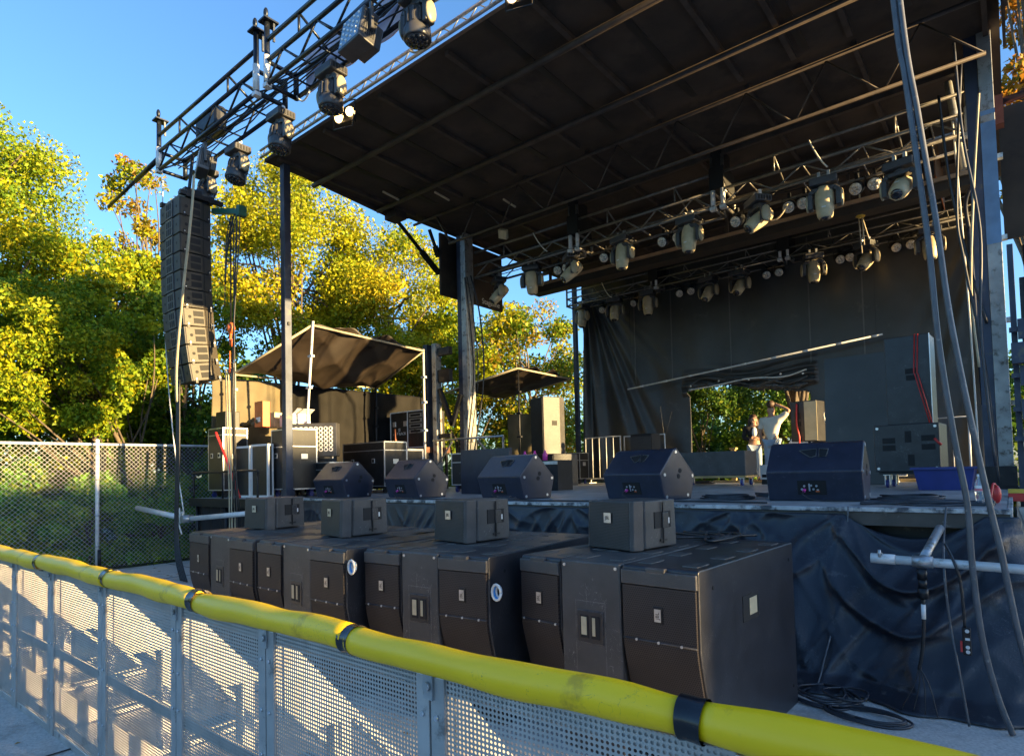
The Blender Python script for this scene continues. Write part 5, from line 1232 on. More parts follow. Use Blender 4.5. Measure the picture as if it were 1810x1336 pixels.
# sub on dolly with the tall board strapped on top
t = thing('dolly_subwoofer', 'dark subwoofer with six oval openings standing on a blue wheeled dolly', 'subwoofer', (8.88, 5.2, 0), R(-3))
b = MB(); b.box(-.42, .42, -.35, .4, .24, .95); b.build('cabinet', M['cab'], t, bevel=.012)
b = MB()
for (x, z, ww, hh) in ((-.22, .71, .17, .085), (-.22, .60, .17, .085), (.28, .73, .17, .085), (.28, .60, .17, .085)): b.box(x - ww / 2, x + ww / 2, -.353, -.3495, z - hh / 2, z + hh / 2)
for (x, z) in ((.03, .76), (.06, .41)): b.box(x - .042, x + .042, -.353, -.3495, z - .085, z + .085)
each(b, 'oval_recess', M['dark'], t, bevel=.03)
b = MB()
for x in (-.37, .37):
    for z in (.29, .90): b.tube([(x, -.351, z), (x, -.357, z)], .02, 10)
each(b, 'corner_bolt', M['bolt'], t)
b = MB(); b.box(-.38, .38, -.3, .36, .2, .238); b.build('dolly_board', M['black'], t)
dolly(t, .76, .62, .187)
t = thing('tall_flat_case', 'tall black flat case standing on top of the dolly subwoofer', 'case', (8.92, 5.25, .953), R(-3))
b = MB(); b.box(-.29, .29, -.25, .25, 0, 1.34); b.build('body', M['cab'], t, bevel=.01)
b = MB(); b.box(-.03, .13, -.254, -.2495, .76, .84); b.box(-.02, .12, -.254, -.2495, .66, .74); b.build('handle_recess', M['dark'], t, bevel=.02)
b = MB(); b.box(.288, .297, -.258, -.24, .0, 1.34); b.build('edge_trim', M['alu'], t)
b = MB(); b.tube([(9.02, 4.985, 2.3), (8.99, 4.985, 1.72), (9.0, 4.98, 1.7), (9.22, 4.84, .72)], .009, 6); b.tube([(9.06, 4.985, 2.3), (9.03, 4.985, 1.72), (9.04, 4.98, 1.7), (9.25, 4.84, .70)], .009, 6); b.tube([(9.22, 4.84, .72), (9.26, 4.84, .66), (9.3, 4.84, .62)], .02)
solo('red_strap', b, M['red'], 'red strap hanging down the tall flat case onto the dolly subwoofer', 'strap', (9.2, 4.85, .7))
t = thing('leaning_board', 'large dark board leaning behind the tall flat case', 'board', (7.98, 6.4, .0))
b = MB(); mt = Matrix.Translation((7.98, 6.4, .0)) @ Matrix.Rotation(R(-5), 4, 'X'); b.box(-.55, .55, -.03, .03, .0, 2.35, 0, mt); wpart('panel', b, M['curtain'], t, bevel=.006)
b = MB(); b.box(.552, .57, -.035, .035, .0, 2.35, 0, mt); wpart('edge', b, M['wood'], t)
# speaker by the doorway, with red cable
t = thing('side_speaker', 'loudspeaker in the doorway with one side shining pale yellow', 'loudspeaker', (6.55, 9.0, 0), R(-6))
b = MB(); b.prism([(-.28, -.3), (.02, -.33), (.26, -.26), (.3, .25), (-.25, .3)], .9, 1.8, 'z'); b.build('cabinet', M['cab'], t, bevel=.012)
mt = Matrix.Identity(4)
b = MB(); b.add([(.03, -.338, .92), (.268, -.268, .92), (.268, -.268, 1.78), (.03, -.338, 1.78), (.03, -.329, .92), (.268, -.259, .92), (.268, -.259, 1.78), (.03, -.329, 1.78)], [(0, 1, 2, 3), (7, 6, 5, 4), (0, 4, 5, 1), (3, 2, 6, 7), (1, 5, 6, 2), (0, 3, 7, 4)]); b.build('painted_sunlit_face', M['beige'], t)  # sunlight on this side of the black cabinet, put in as a beige face
b = MB(); b.box(-.17, -.06, -.336, -.318, 1.4, 1.54); b.box(-.15, -.05, -.337, -.318, 1.24, 1.34); b.build('handle_recess', M['dark'], t)
b = MB(); b.tube([(0, 0, .0), (0, 0, .9)], .03); b.box(-.3, .3, -.25, .25, 0, .05); b.build('stand', M['black'], t)
b = MB(); b.tube(smooth([(-.12, -.35, 1.75), (-.13, -.36, 1.3), (-.08, -.37, 1.0), (-.1, -.36, .8)], 5), .018); b.build('red_cable', M['red'], t)
b = MB(); b.tube(smooth([(6.95, 8.6, 1.45), (7.0, 8.5, 1.5), (7.15, 8.45, 1.3), (7.25, 8.4, 1.0)], 5), .012); b.tube(smooth([(6.95, 8.6, 1.45), (7.02, 8.5, 1.2), (7.08, 8.5, 1.15)], 5), .012)
solo('white_cable', b, M['rope'], 'pale cable tails hanging right of the yellow sided speaker', 'cable', (7.1, 8.5, 1))
b = MB(); b.box(2.78, 3.1, 8.2, 8.6, .0, 1.28); b.box(2.8, 3.08, 8.185, 8.197, .06, 1.2)
t = thing('dark_speaker', 'black speaker behind the fourth monitor wedge against the barrier', 'loudspeaker', (2.75, 8.5, 0)); b = MB(); b.box(-.3, .3, -.25, .25, 0, 1.27); b.build('cabinet', M['dark'], t, bevel=.02); b = MB(); b.box(-.28, .28, -.262, -.251, .05, 1.2); b.build('grille', M['grille_y'], t)
# blue bin and bottle
t = thing('plastic_bin', 'empty blue plastic tote bin beside the right end of the stage', 'bin', (9.38, 4.1, .0), R(-2))
b = MB(); q = .34
def ring(x, y, z): return [(-x, -y, z), (x, -y, z), (x, y, z), (-x, y, z)]
vs = ring(.285, .19, .0) + ring(.335, .235, .29) + ring(.325, .225, .29) + ring(.275, .18, .012)
fs = [(3, 2, 1, 0), (12, 13, 14, 15)]
for k in range(3): fs += [(4 * k + i, 4 * k + (i + 1) % 4, 4 * (k + 1) + (i + 1) % 4, 4 * (k + 1) + i) for i in range(4)]
b.add(vs, fs); b.build('tub', M['blue'], t, bevel=.008)
b = MB(); vs = ring(.365, .262, .275) + ring(.365, .262, .305) + ring(.326, .226, .305) + ring(.336, .236, .275); b.add(vs, [(4 * k + i, 4 * k + (i + 1) % 4, 4 * ((k + 1) % 4) + (i + 1) % 4, 4 * ((k + 1) % 4) + i) for k in range(4) for i in range(4)]); b.build('rim', M['blue'], t)
t = thing('water_bottle', 'clear plastic water bottle with a red and white label on the stage edge', 'bottle', (9.865, .5, .004))
b = MB(); b.lathe([(.028, 0), (.033, .008), (.031, .03), (.033, .06), (.031, .09), (.0335, .11), (.0335, .165), (.028, .195), (.013, .225), (.013, .238)], 16); b.build('body', M['plastic'], t)
b = MB(); b.lathe([(.0338, .112), (.0343, .115), (.0343, .16), (.0338, .163)], 16); lb = b.build('label', M['white'], t)
b = MB(); b.lathe([(.0346, .118), (.0348, .12), (.0348, .138), (.0346, .14)], 16); b.build('label_band', M['label'], lb)
b = MB(); b.lathe([(.015, .236), (.0155, .24), (.0155, .256), (.013, .259)], 12); b.build('cap', M['white'], t)
b = MB(); b.ball((9.97, .85, .08), (.035, .04, .08), 10); b.tube(smooth([(9.97, .85, .15), (9.95, .75, .17), (9.93, .65, .05)], 4), .01)
solo('red_bag', b, M['red'], 'small red pouch behind the water bottle', 'bag', (9.97, .85, .004))
# coils and cable runs on the deck
def coil(cx, cy, r, n, label, m='lead', sq=.7, k=4, z=.014, ht=.012):
    b = MB()
    for q in range(k):
        pts = []; rr = r * (1 - .07 * q); ph = rnd.uniform(0, 6)
        for i in range(n + 1):
            a = 2 * PI * i / n + ph; pts.append((cx + rr * math.cos(a) * (1 + .06 * math.sin(3 * a + q)) + .03 * q * math.cos(ph), cy + rr * sq * math.sin(a) * (1 + .06 * math.cos(2 * a + q)), z + ht * q + .006 * math.sin(2 * a)))
        b.tube(pts, .009, 6)
    return solo('cable_coil', b, M[m], label, 'cable', (cx, cy, 0))
coil(7.52, 1.05, .30, 26, 'black cable coil on the deck right of the fourth monitor wedge', k=4)
coil(7.95, 1.6, .26, 26, 'messy black and blue cable coil between the two right wedges', k=4)
coil(9.25, 1.2, .3, 24, 'flat loop of black cable right of the nearest wedge', k=4)
coil(5.0, .2, .13, 24, 'small cable coil at the foot of the third monitor wedge', k=4)
coil(4.6, 7.4, .35, 20, 'dark cable heap on the deck near the backdrop', k=5, sq=.4)
for i, (y, z) in enumerate(((.35, .012), (.5, .012), (.62, .014), (.42, .026), (.55, .03))):
    b = MB(); pts = [(9.0 + .12 * k, y + .07 * math.sin(k * 1.1 + i * 2) + .04 * k * (i - 2) * .1, z + .006 * math.sin(k + i)) for k in range(9)]
    b.tube(smooth(pts, 4), .012, 6)
    solo('floor_cable', b, M['lead'], ('front black cable run on the deck by the water bottle', 'second black cable run on the deck by the bottle', 'third black cable run on the deck, further back', 'fourth black cable looping over the others', 'fifth black cable on top of the deck bundle')[i], 'cable', (9.5, y, 0))
b = MB(); b.tube(smooth([(.4, .12, .012), (1.2, .1, .012), (2.2, .16, .012), (3.2, .1, .012), (4.2, .2, .012), (5.5, .13, .012), (6.3, .2, .012), (7.2, .4, .012), (8.2, .3, .012)], 6), .01, 6)
solo('floor_cable', b, M['rubber'], 'long thin cable running along the stage front edge past the wedges', 'cable', (4, .15, 0))

# ------------------------------------------------------------------ right foreground: pipe tee, cables, hung leads
t = thing('pipe_tee', 'pale pipe rail with a tee joint in front of the black skirt', 'railing', (9.56, -.9, -.31))
b = MB(); b.tube([(9.27, -.9, -.305), (9.42, -.9, -.308)], .036, 14); b.tube([(9.42, -.9, -.308), (11.5, -.9, -.345)], .031, 14); wpart('pipe', b, M['pipe'], t)
b = MB(); b.tube([(9.52, -.9, -.31), (9.64, -.9, -.312)], .041, 14); wpart('tee_sleeve', b, M['steel'], t)
b = MB(); b.tube([(9.585, -.88, -.29), (9.64, -.3, -.13)], .03, 12); wpart('arm', b, M['steel'], t)
b = MB(); b.tube([(9.33, -.94, -.29), (9.33, -.94, -.24)], .01); b.box(9.315, 9.345, -.94, -.91, -.27, -.262); wpart('pin', b, M['steel'], t)
t = thing('cable_connector', 'black multi-pin connector dangling below the pipe tee', 'connector', (9.575, -.91, -.6))
b = MB(); b.tube([(9.575, -.91, -.36), (9.575, -.91, -.43)], .03, 12); b.tube([(9.575, -.91, -.43), (9.575, -.91, -.49)], .026, 12); b.tube([(9.575, -.91, -.49), (9.575, -.91, -.56)], .033, 12); wpart('shell', b, M['black'], t)
b = MB(); b.tube(smooth([(9.575, -.91, -.56), (9.57, -.91, -.75), (9.55, -.9, -.95), (9.53, -.9, -1.05)], 5), .011); wpart('tail', b, M['rubber'], t)
b = MB(); b.tube([(9.574, -.913, -.60), (9.572, -.913, -.70)], .014); wpart('tape', b, M['white'], t)
b = MB()
for q in range(4): b.tube(smooth([(9.53, -.9, -1.03), (9.5 + .03 * q, -.93, -1.15), (9.42 + .07 * q, -.97, -1.33)], 5), .004, 5)
wpart('split_leads', b, M['rubber'], t)
t = thing('power_strip', 'black power strip with white sockets hanging on a lead', 'power strip', (9.81, -.92, -.8))
b = MB(); b.box(9.785, 9.83, -.95, -.92, -.90, -.72); wpart('body', b, M['black'], t, bevel=.005)
b = MB()
for z in (-.74, -.845, -.875): b.tube([(9.812, -.951, z), (9.812, -.956, z)], .012, 10)
b.box(9.80, 9.825, -.953, -.9505, -.80, -.785); each(wmove(b, t), 'socket', M['white'], t)
b = MB(); b.box(9.772, 9.784, -.95, -.93, -.88, -.81); wpart('red_tag', b, M['stripe'], t)
b = MB(); b.tube(smooth([(9.70, -.75, -.2), (9.76, -.93, -.3), (9.79, -.93, -.45), (9.80, -.935, -.72)], 5), .009); wpart('lead', b, M['rubber'], t)
line('hanging_lead', [(9.67, -.05, .02), (9.66, -.2, -.15), (9.70, -.9, -.33), (9.72, -.93, -.7), (9.76, -.98, -1.0), (9.80, -1.0, -1.34)], .008, 'cable', 'thin bluish lead dropping from the stage edge past the power strip', 'cable')
line('hanging_lead', [(8.98, -.06, .01), (8.96, -.12, -.3), (8.93, -.4, -.8), (8.88, -.75, -1.2), (8.9, -.9, -1.33), (9.2, -1.0, -1.335)], .007, 'cable', 'thin dark lead curving down the skirt left of the pipe tee', 'cable')
CB = [((9.58, -1, 3.62), (9.63, -1, 2.99), (9.71, -1, 1.89), (9.74, -1, 1.19), (9.80, -1, .52), (9.85, -1, .1), (9.86, -1, -.3), (9.89, -1, -.75), (9.95, -1, -1.1), (10.02, -1, -1.34)),
      ((9.62, -1, 3.59), (9.69, -1, 2.76), (9.76, -1, 2.0), (9.81, -1, 1.33), (9.90, -1, .57), (9.97, -1, .06), (10.01, -1, -.2), (10.04, -1, -.45), (10.09, -1, -.81), (10.2, -1, -1.33))]
for i, pts in enumerate(CB):
    b = MB(); sp = smooth([(pts[0][0] - .12, -1.0, 6.3)] + list(pts), 14)
    b.tube(sp, .0185, 10)
    solo('thick_cable', b, M['cable'], ('left one of two thick grey cables hanging from the truss in the foreground', 'right one of two thick grey cables hanging from the truss in the foreground')[i], 'cable', pts[-1])
MORE = [([(9.74, 3.4, 5.6), (9.78, 3.4, 4.4), (9.9, 3.4, 3.2), (9.86, 3.3, 1.9), (9.93, 3.2, .3)], .016, 'lead', 'grey cable crossing behind the foreground pair near the mast'), ([(9.8, 3.5, 5.4), (9.68, 3.5, 3.6), (9.72, 3.5, 2.9), (9.88, 3.4, 1.5), (9.95, 3.3, .1)], .016, 'rubber', 'black cable swinging left of the right mast'),
        ([(9.95, 4.1, 5.2), (9.83, 4.1, 3.8), (9.76, 4.1, 2.6), (9.8, 4.1, 1.6)], .014, 'sand', 'sunlit tan strap beside the right mast'), ([(9.5, 4.4, 5.5), (9.58, 4.4, 4.2), (9.75, 4.4, 3.0), (9.9, 4.3, 2.2)], .018, 'rubber', 'black hose slanting down to the right mast'),
        ([(9.62, 4.9, 5.3), (9.66, 4.9, 4.0), (9.70, 4.9, 2.4), (9.72, 4.9, .6)], .012, 'rope', 'thin pale line hanging by the right end of the middle truss')]
for pts, r, m, lab in MORE: line('hanging_cable', pts, r, m, lab, 'cable')
for i, (dx, r, m, lab) in enumerate(((.30, .016, 'rubber', 'black cable running down the right face of the left mast'), (.22, .012, 'rope', 'pale cable running down the left mast'), (.42, .012, 'rubber', 'loose black cable looping right of the left mast'), (.62, .018, 'rubber', 'thick black cable swinging well right of the left mast'))):
    line('mast_cable', [(.02 + dx * .6, 4.55, 5.0), (.05 + dx, 4.53, 4.0), (.1 + dx * (1.2 if i != 3 else 1.1), 4.5, 2.6), (.02 + dx * .8, 4.5, 1.2), (.05 + dx * .3, 4.5, .1)], r, m, lab, 'cable')
coil(8.95, -1.0, .22, 28, 'black cable coil on the concrete beside the right subwoofer cluster', k=6, z=-OFF + .014, sq=1.0)
coil(9.25, -1.22, .26, 28, 'loose black cable loops on the concrete below the skirt', k=3, z=-OFF + .014, sq=.5)
# ------------------------------------------------------------------ trees and bushes
YEL = [(.42, .41, .012), (.36, .37, .012), (.28, .32, .012), (.47, .38, .015), (.19, .26, .012)]
YGR = [(.22, .31, .014), (.16, .25, .014), (.32, .35, .012), (.11, .20, .014), (.40, .38, .012)]
GRN = [(.08, .17, .02), (.11, .22, .024), (.055, .12, .016), (.15, .24, .024), (.22, .27, .02)]
AUT = [(.34, .22, .02), (.28, .22, .02), (.20, .18, .02), (.40, .18, .02)]
BUS = [(.13, .33, .03), (.18, .38, .034), (.09, .22, .02), (.25, .38, .03), (.32, .40, .025)]
def foliage(name, parent, loc, cl, n, size, cols, seed, droop=.3):
    r = np.random.default_rng(seed)
    C = np.array([c[:3] for c in cl]); Rr = np.array([c[3] for c in cl]); W = Rr ** 2; W /= W.sum()
    k = r.choice(len(cl), n, p=W)
    d = r.normal(size=(n, 3)); d /= np.linalg.norm(d, axis=1)[:, None]
    P = C[k] + d * (Rr[k] * r.random(n) ** .45)[:, None] * np.array([1, 1, .8])
    a = d * .5 + r.normal(size=(n, 3)) * .8; a[:, 2] -= droop; a /= np.linalg.norm(a, axis=1)[:, None]
    b = np.cross(a, r.normal(size=(n, 3))); b /= np.linalg.norm(b, axis=1)[:, None]
    nn = np.cross(a, b)
    s = (size * r.uniform(.55, 1.35, n) * r.uniform(.75, 1.3, len(cl))[k])[:, None]
    V = np.empty((n, 4, 3)); V[:, 0] = P - a * s * .5; V[:, 1] = P + b * s * .30 + nn * s * .08; V[:, 2] = P + a * s * .5 - nn * s * .05; V[:, 3] = P - b * s * .30 + nn * s * .08
    V -= np.array(loc)
    me = bpy.data.meshes.new(name); me.vertices.add(4 * n); me.loops.add(4 * n); me.polygons.add(n)
    me.vertices.foreach_set('co', V.reshape(-1)); me.loops.foreach_set('vertex_index', np.arange(4 * n, dtype=np.int32)); me.polygons.foreach_set('loop_start', np.arange(0, 4 * n, 4, dtype=np.int32))
    me.update(calc_edges=True)
    cc = np.array(cols); ck = (r.integers(0, len(cols), len(cl)))[k]; own = r.integers(0, len(cols), n); use = np.where(r.random(n) < .55, ck, own)
    col = cc[use] * r.uniform(.75, 1.2, n)[:, None]
    at = me.color_attributes.new('leaf_colour', 'FLOAT_COLOR', 'POINT')
    buf = np.ones((n, 4, 4)); buf[:, :, :3] = col[:, None, :]; at.data.foreach_set('color', buf.reshape(-1))
    me.materials.append(M['leaf'])
    o = bpy.data.objects.new(name, me); S.collection.objects.link(o)
    if parent: o.parent = parent
    return o
def tree(label, base, centre, rad, ncl, n, size, cols, seed, group='trees beyond the fence', trunk=.14, cl_r=.24, name='tree', limbs=12):
    rr = random.Random(seed); t = thing(name, label, 'tree' if name == 'tree' else 'bush', base, 0, group)
    cx, cy, cz = centre; rx, rz = rad; cl = []
    for i in range(ncl):
        while True:
            p = (rr.uniform(-1, 1), rr.uniform(-1, 1), rr.uniform(-1, 1)); L = math.sqrt(p[0] ** 2 + p[1] ** 2 + p[2] ** 2)
            if .25 < L < 1: break
        f = L ** -.35
        cl.append((cx + p[0] * rx * f, cy + p[1] * rx * f, cz + p[2] * rz * f, (rx + rz) / 2 * cl_r * rr.uniform(.55, 1.35)))
    foliage('crown', t, base, cl, n, size, cols, seed)
    b = MB(); B = Vector(base); top = Vector((cx, cy, cz + rz * .35)); L = top - B
    tp = [B, B + L * .3 + Vector((rr.uniform(-.15, .15), rr.uniform(-.15, .15), 0)), B + L * .65 + Vector((rr.uniform(-.25, .25), rr.uniform(-.25, .25), 0)), top]
    b.tube([p - B for p in smooth(tp, 5)], [trunk * (1 - .85 * k / 15) for k in range(16)], 8); b.build('trunk', M['bark'], t)
    b = MB(); sp = smooth(tp, 5)
    for c in cl[:limbs * 2]:
        c = Vector(c[:3]); q = sp[rr.randint(4, 13)]; mid = q.lerp(c, .5) + Vector((rr.uniform(-.2, .2), rr.uniform(-.2, .2), rr.uniform(0, .35)))
        b.tube([p - B for p in smooth([q, mid, c], 4)], [trunk * .32 * (1 - .09 * k) for k in range(9)], 5)
    b.build('limbs', M['bark'], t)
    return t
G = -OFF
tree('large yellow green tree towering at the left edge of the photo', (-8.9, -3.1, G), (-8.8, -3.1, 6.4), (2.3, 2.9), 150, 62000, .092, YGR, 11, trunk=.2)
tree('green tree with yellow lower sprays behind the fence at far left', (-5.9, -.25, G), (-6.0, -2.1, 3.0), (1.7, 1.7), 110, 36000, .092, YGR, 12, trunk=.1)
tree('leaning slender trunk tree crossing behind the fence by the bushes', (-5.4, .0, G), (-6.3, -1.2, 3.6), (1.5, 1.2), 34, 8500, .11, YGR, 13, trunk=.09)
tree('thin wispy yellow tree behind the left end of the truss', (-9.5, 1.1, G), (-9.3, 1.2, 7.0), (1.5, 3.0), 46, 6500, .12, AUT + YEL, 14, trunk=.1, cl_r=.16, limbs=20)
tree('bright yellow tree rising behind the left roof post', (-7.6, 4.9, G), (-7.5, 4.7, 7.0), (2.4, 3.3), 120, 52000, .105, YEL, 15, trunk=.16, limbs=18)
tree('broad yellow tree between the roof post and the dark side panel', (-6.6, 8.0, G), (-6.4, 7.6, 5.6), (2.5, 3.2), 120, 52000, .105, YEL, 16, trunk=.16, limbs=18)
tree('yellow green tree just behind the left mast', (-5.6, 10.3, G), (-5.4, 10.0, 3.9), (2.0, 2.4), 65, 20000, .125, YEL[:3] + YGR[:2], 17)
tree('reddish green tree between the left mast and the backdrop', (-4.0, 12.4, G), (-3.9, 12.1, 3.7), (2.1, 3.2), 75, 24000, .125, YGR + AUT[:2], 18)
tree('dark green tree filling the gap behind the speaker column', (-7.2, 1.6, G), (-7.0, 1.4, 3.2), (1.8, 2.5), 80, 22000, .12, YGR[:3] + GRN, 19)
tree('dark leafy tree low behind the fence between the lit trees', (-8.2, -.4, G), (-8.2, -.6, 2.6), (2.2, 2.2), 70, 18000, .125, YGR[:4] + GRN[:2], 20)
tree('sparse golden tree high behind the right mast', (11.4, 27, G), (11.9, 27.5, 16.5), (3.6, 5.2), 60, 9000, .26, AUT, 21, trunk=.35, cl_r=.17, limbs=26)
tree('pale trunk tree behind the doorway speaker', (5.6, 12.8, G), (5.2, 13.6, 4.4), (1.6, 1.6), 25, 4000, .15, GRN, 22, trunk=.26)
for lab, c, rad, n, sd, cols in (('green shrub in the left half of the doorway', (2.6, 12.8, 1.1), (1.3, 2.3), 13000, 31, GRN), ('darker green shrub in the middle of the doorway', (4.2, 14.6, 1.3), (1.6, 3.0), 14000, 32, GRN), ('sunlit shrub far right in the doorway beside the pale trunk', (5.6, 16.2, 1.3), (1.7, 3.0), 11000, 33, YGR)):
    tree(lab, (c[0], c[1], G), c, rad, 45, n, .13, cols, sd, 'shrubs behind the doorway', .06, name='shrub', limbs=8)
for lab, c, rad, n, sd, cols in (('leafy green bush behind the fence at the left edge', (-5.2, -3.2, -.5), (1.2, 1.0), 9500, 41, BUS), ('dark green bush behind the fence left of the post', (-4.9, -1.6, -.55), (1.0, .9), 9500, 42, BUS), ('bright green bush behind the fence right of the post', (-4.75, -.2, -.45), (.85, 1.0), 9500, 43, BUS),
                              ('green bush behind the fence beside the wing platform', (-4.8, 1.2, -.4), (.9, 1.1), 7500, 44, BUS)):
    tree(lab, (c[0], c[1], G), c, rad, 30, n, .11, cols, sd, 'bushes along the fence', .04, name='bush', limbs=6)
tree('yellow green tree filling the view left of the speaker column', (-8.7, -.4, G), (-8.6, -.6, 5.0), (1.9, 1.7), 60, 22000, .10, YGR, 24, trunk=.1)
for lab, c, sd in (('broad green bush set back behind the fence at the left edge', (-6.9, -3.6, -.2), 45), ('broad green bush set back behind the fence post', (-6.7, -1.2, -.2), 46), ('broad green bush set back behind the wing platform', (-6.5, 1.3, -.2), 47), ('broad green bush far back along the fence', (-6.4, 3.8, -.2), 48)):
    tree(lab, (c[0], c[1], G), c, (1.5, 1.4), 36, 9000, .13, BUS + YGR[:2], sd, 'bushes along the fence', .05, name='bush', limbs=6)
# far woods that read as one mass
rr = random.Random(5); cl = []
for i in range(190):
    u = i / 189; x = -16 + 34 * u; y = -14 + 34 * min(1, u * 1.55) if u < .65 else 20 + 6 * (u - .65)
    x = -14 + 2.5 * rr.random() if u < .55 else -14 + (u - .55) / .45 * 30
    y = -12 + u / .55 * 32 if u < .55 else 20 + 3 * rr.random()
    cl.append((x, y, -1 + 4.6 * rr.random(), .9 + .7 * rr.random()))
fo = foliage('far_woods', None, (0, 0, 0), cl, 30000, .24, GRN + YGR, 77); fo.location.z = OFF
tag(fo, 'dark wood filling the background behind the nearer trees', 'wood', kind='stuff')
cl = []
for i in range(110): cl.append((rr.uniform(-9, 15), rr.uniform(17, 20), rr.uniform(-1.2, 3.4), .9))
for i in range(230): cl.append((rr.uniform(-11.5, -7.5), rr.uniform(-14, 16), rr.uniform(-1.2, 2.3), .75))
fo = foliage('understorey', None, (0, 0, 0), cl, 70000, .22, GRN, 80); fo.location.z = OFF
tag(fo, 'dense dark understorey between the fence and the far wood', 'undergrowth', kind='stuff')
# grass and weeds at the foot of the fence
cl = [(rr.uniform(-6.5, -3.85), rr.uniform(-6, 6), -OFF + .08, .28) for _ in range(170)]
gr = foliage('ground_cover', None, (0, 0, 0), cl, 18000, .12, BUS, 78, droop=-.6); gr.location.z = OFF; tag(gr, 'weeds and ground cover along the foot of the fence', 'weeds', kind='stuff')
cl = [(rr.uniform(0, 8), rr.uniform(10.6, 16), -OFF + .15, .4) for _ in range(120)]
gr = foliage('ground_cover', None, (0, 0, 0), cl, 9000, .14, GRN + YGR, 79, droop=-.6); gr.location.z = OFF; tag(gr, 'sunlit undergrowth on the ground behind the doorway', 'weeds', kind='stuff')
b = MB(); b.prism([(4.2, -OFF), (6.2, -OFF), (6.2, 1.0), (5.25, 1.9)], 12.0, 12.1, 'y')
t = thing('event_tent', 'white tent side showing between the man and the doorway speaker', 'tent', (5.4, 12, -OFF))
b = MB(); v = [(4.5, 11.6, -.4), (7.4, 11.6, -.4), (7.4, 14, -.4), (4.5, 14, -.4), (5.95, 12.8, 2.3)]; b.add(v, [(0, 1, 4), (1, 2, 4), (2, 3, 4), (3, 0, 4), (3, 2, 1, 0)]); wpart('canopy', b, M['white'], t)
b = MB()
for x in (4.55, 7.35):
    for y in (11.65, 13.95): b.tube([(x, y, -OFF), (x, y, -.4)], .03)
each(wmove(b, t), 'leg', M['pipe'], t)
b = MB(); b.tube([(2.0, 11.2, .22), (6.2, 11.2, .22)], .03); b.tube([(4.1, 11.2, -OFF), (4.1, 11.2, .22)], .03)
for x in (2.2, 6.0): b.tube([(x, 11.2, -OFF), (x, 11.2, .22)], .03)
solo('handrail', b, M['pipe'], 'low pipe handrail seen through the doorway in front of the shrubs', 'railing', (4, 11.2, -OFF))
b = MB(); b.box(4.05, 4.17, 11.0, 11.1, -OFF, .85); b.box(4.02, 4.2, 10.97, 11.13, .853, .9)
solo('timber_stake', b, M['wood'], 'short timber stake beside the doorway handrail', 'post', (4.1, 11.05, -OFF))

# ------------------------------------------------------------------ two people in the doorway
def skinned(name, parent, J, E, m, root, sub=2):
    """J: name -> (x, y, z, radius); one vertex per joint"""
    names = list(J); me = bpy.data.meshes.new(name)
    me.from_pydata([J[k][:3] for k in names], [(names.index(a), names.index(c)) for a, c in E], [])
    o = bpy.data.objects.new(name, me); S.collection.objects.link(o); o.parent = parent
    md = o.modifiers.new('skin', 'SKIN'); md.use_smooth_shade = True
    for i, k in enumerate(names):
        r = J[k][3]; sv = me.skin_vertices[0].data[i]; sv.radius = r if isinstance(r, tuple) else (r, r); sv.use_root = (k == root)
    sb = o.modifiers.new('sub', 'SUBSURF'); sb.levels = sub; sb.render_levels = sub
    me.materials.append(m); return o
def hand(J, E, w, hx, hy, hz, dx, dy, dz, s, r=.0085):
    """palm and five fingers from wrist w, pointing along (dx,dy,dz); s picks the thumb side"""
    d = Vector((dx, dy, dz)).normalized(); side = d.cross(Vector((0, 1, 0)) if abs(d.y) < .8 else Vector((1, 0, 0))).normalized() * s; nrm = d.cross(side)
    P = Vector((hx, hy, hz)); k = 'p%s' % w; pc = P + d * .05; J[k] = (*pc, (.036, .022)); E.append((w, k))
    for i in range(4):
        o = (i - 1.5) * .021; q = pc + d * .045 + side * o; L = (.062, .074, .07, .055)[i]
        n0, n1, n2 = '%sf%d' % (w, i), '%sg%d' % (w, i), '%sh%d' % (w, i)
        J[n0] = (*q, r * 1.1); J[n1] = (*(q + d * L * .5 + nrm * .008), r); J[n2] = (*(q + d * L * .9 + nrm * .024), r * .85); E += [(k, n0), (n0, n1), (n1, n2)]
    q = pc - d * .01 + side * -.034; J[w + 't0'] = (*q, r * 1.3); J[w + 't1'] = (*(q - side * .018 + d * .032 + nrm * .012), r); E += [(k, w + 't0'), (w + 't0', w + 't1')]
def face(parent, x, y, z, fy, hm):
    b = MB()
    for s in (-1, 1): b.ball((x + s * .032, y + fy * .088, z), .011, 8)
    each(b, 'eye', M['dark'], parent)
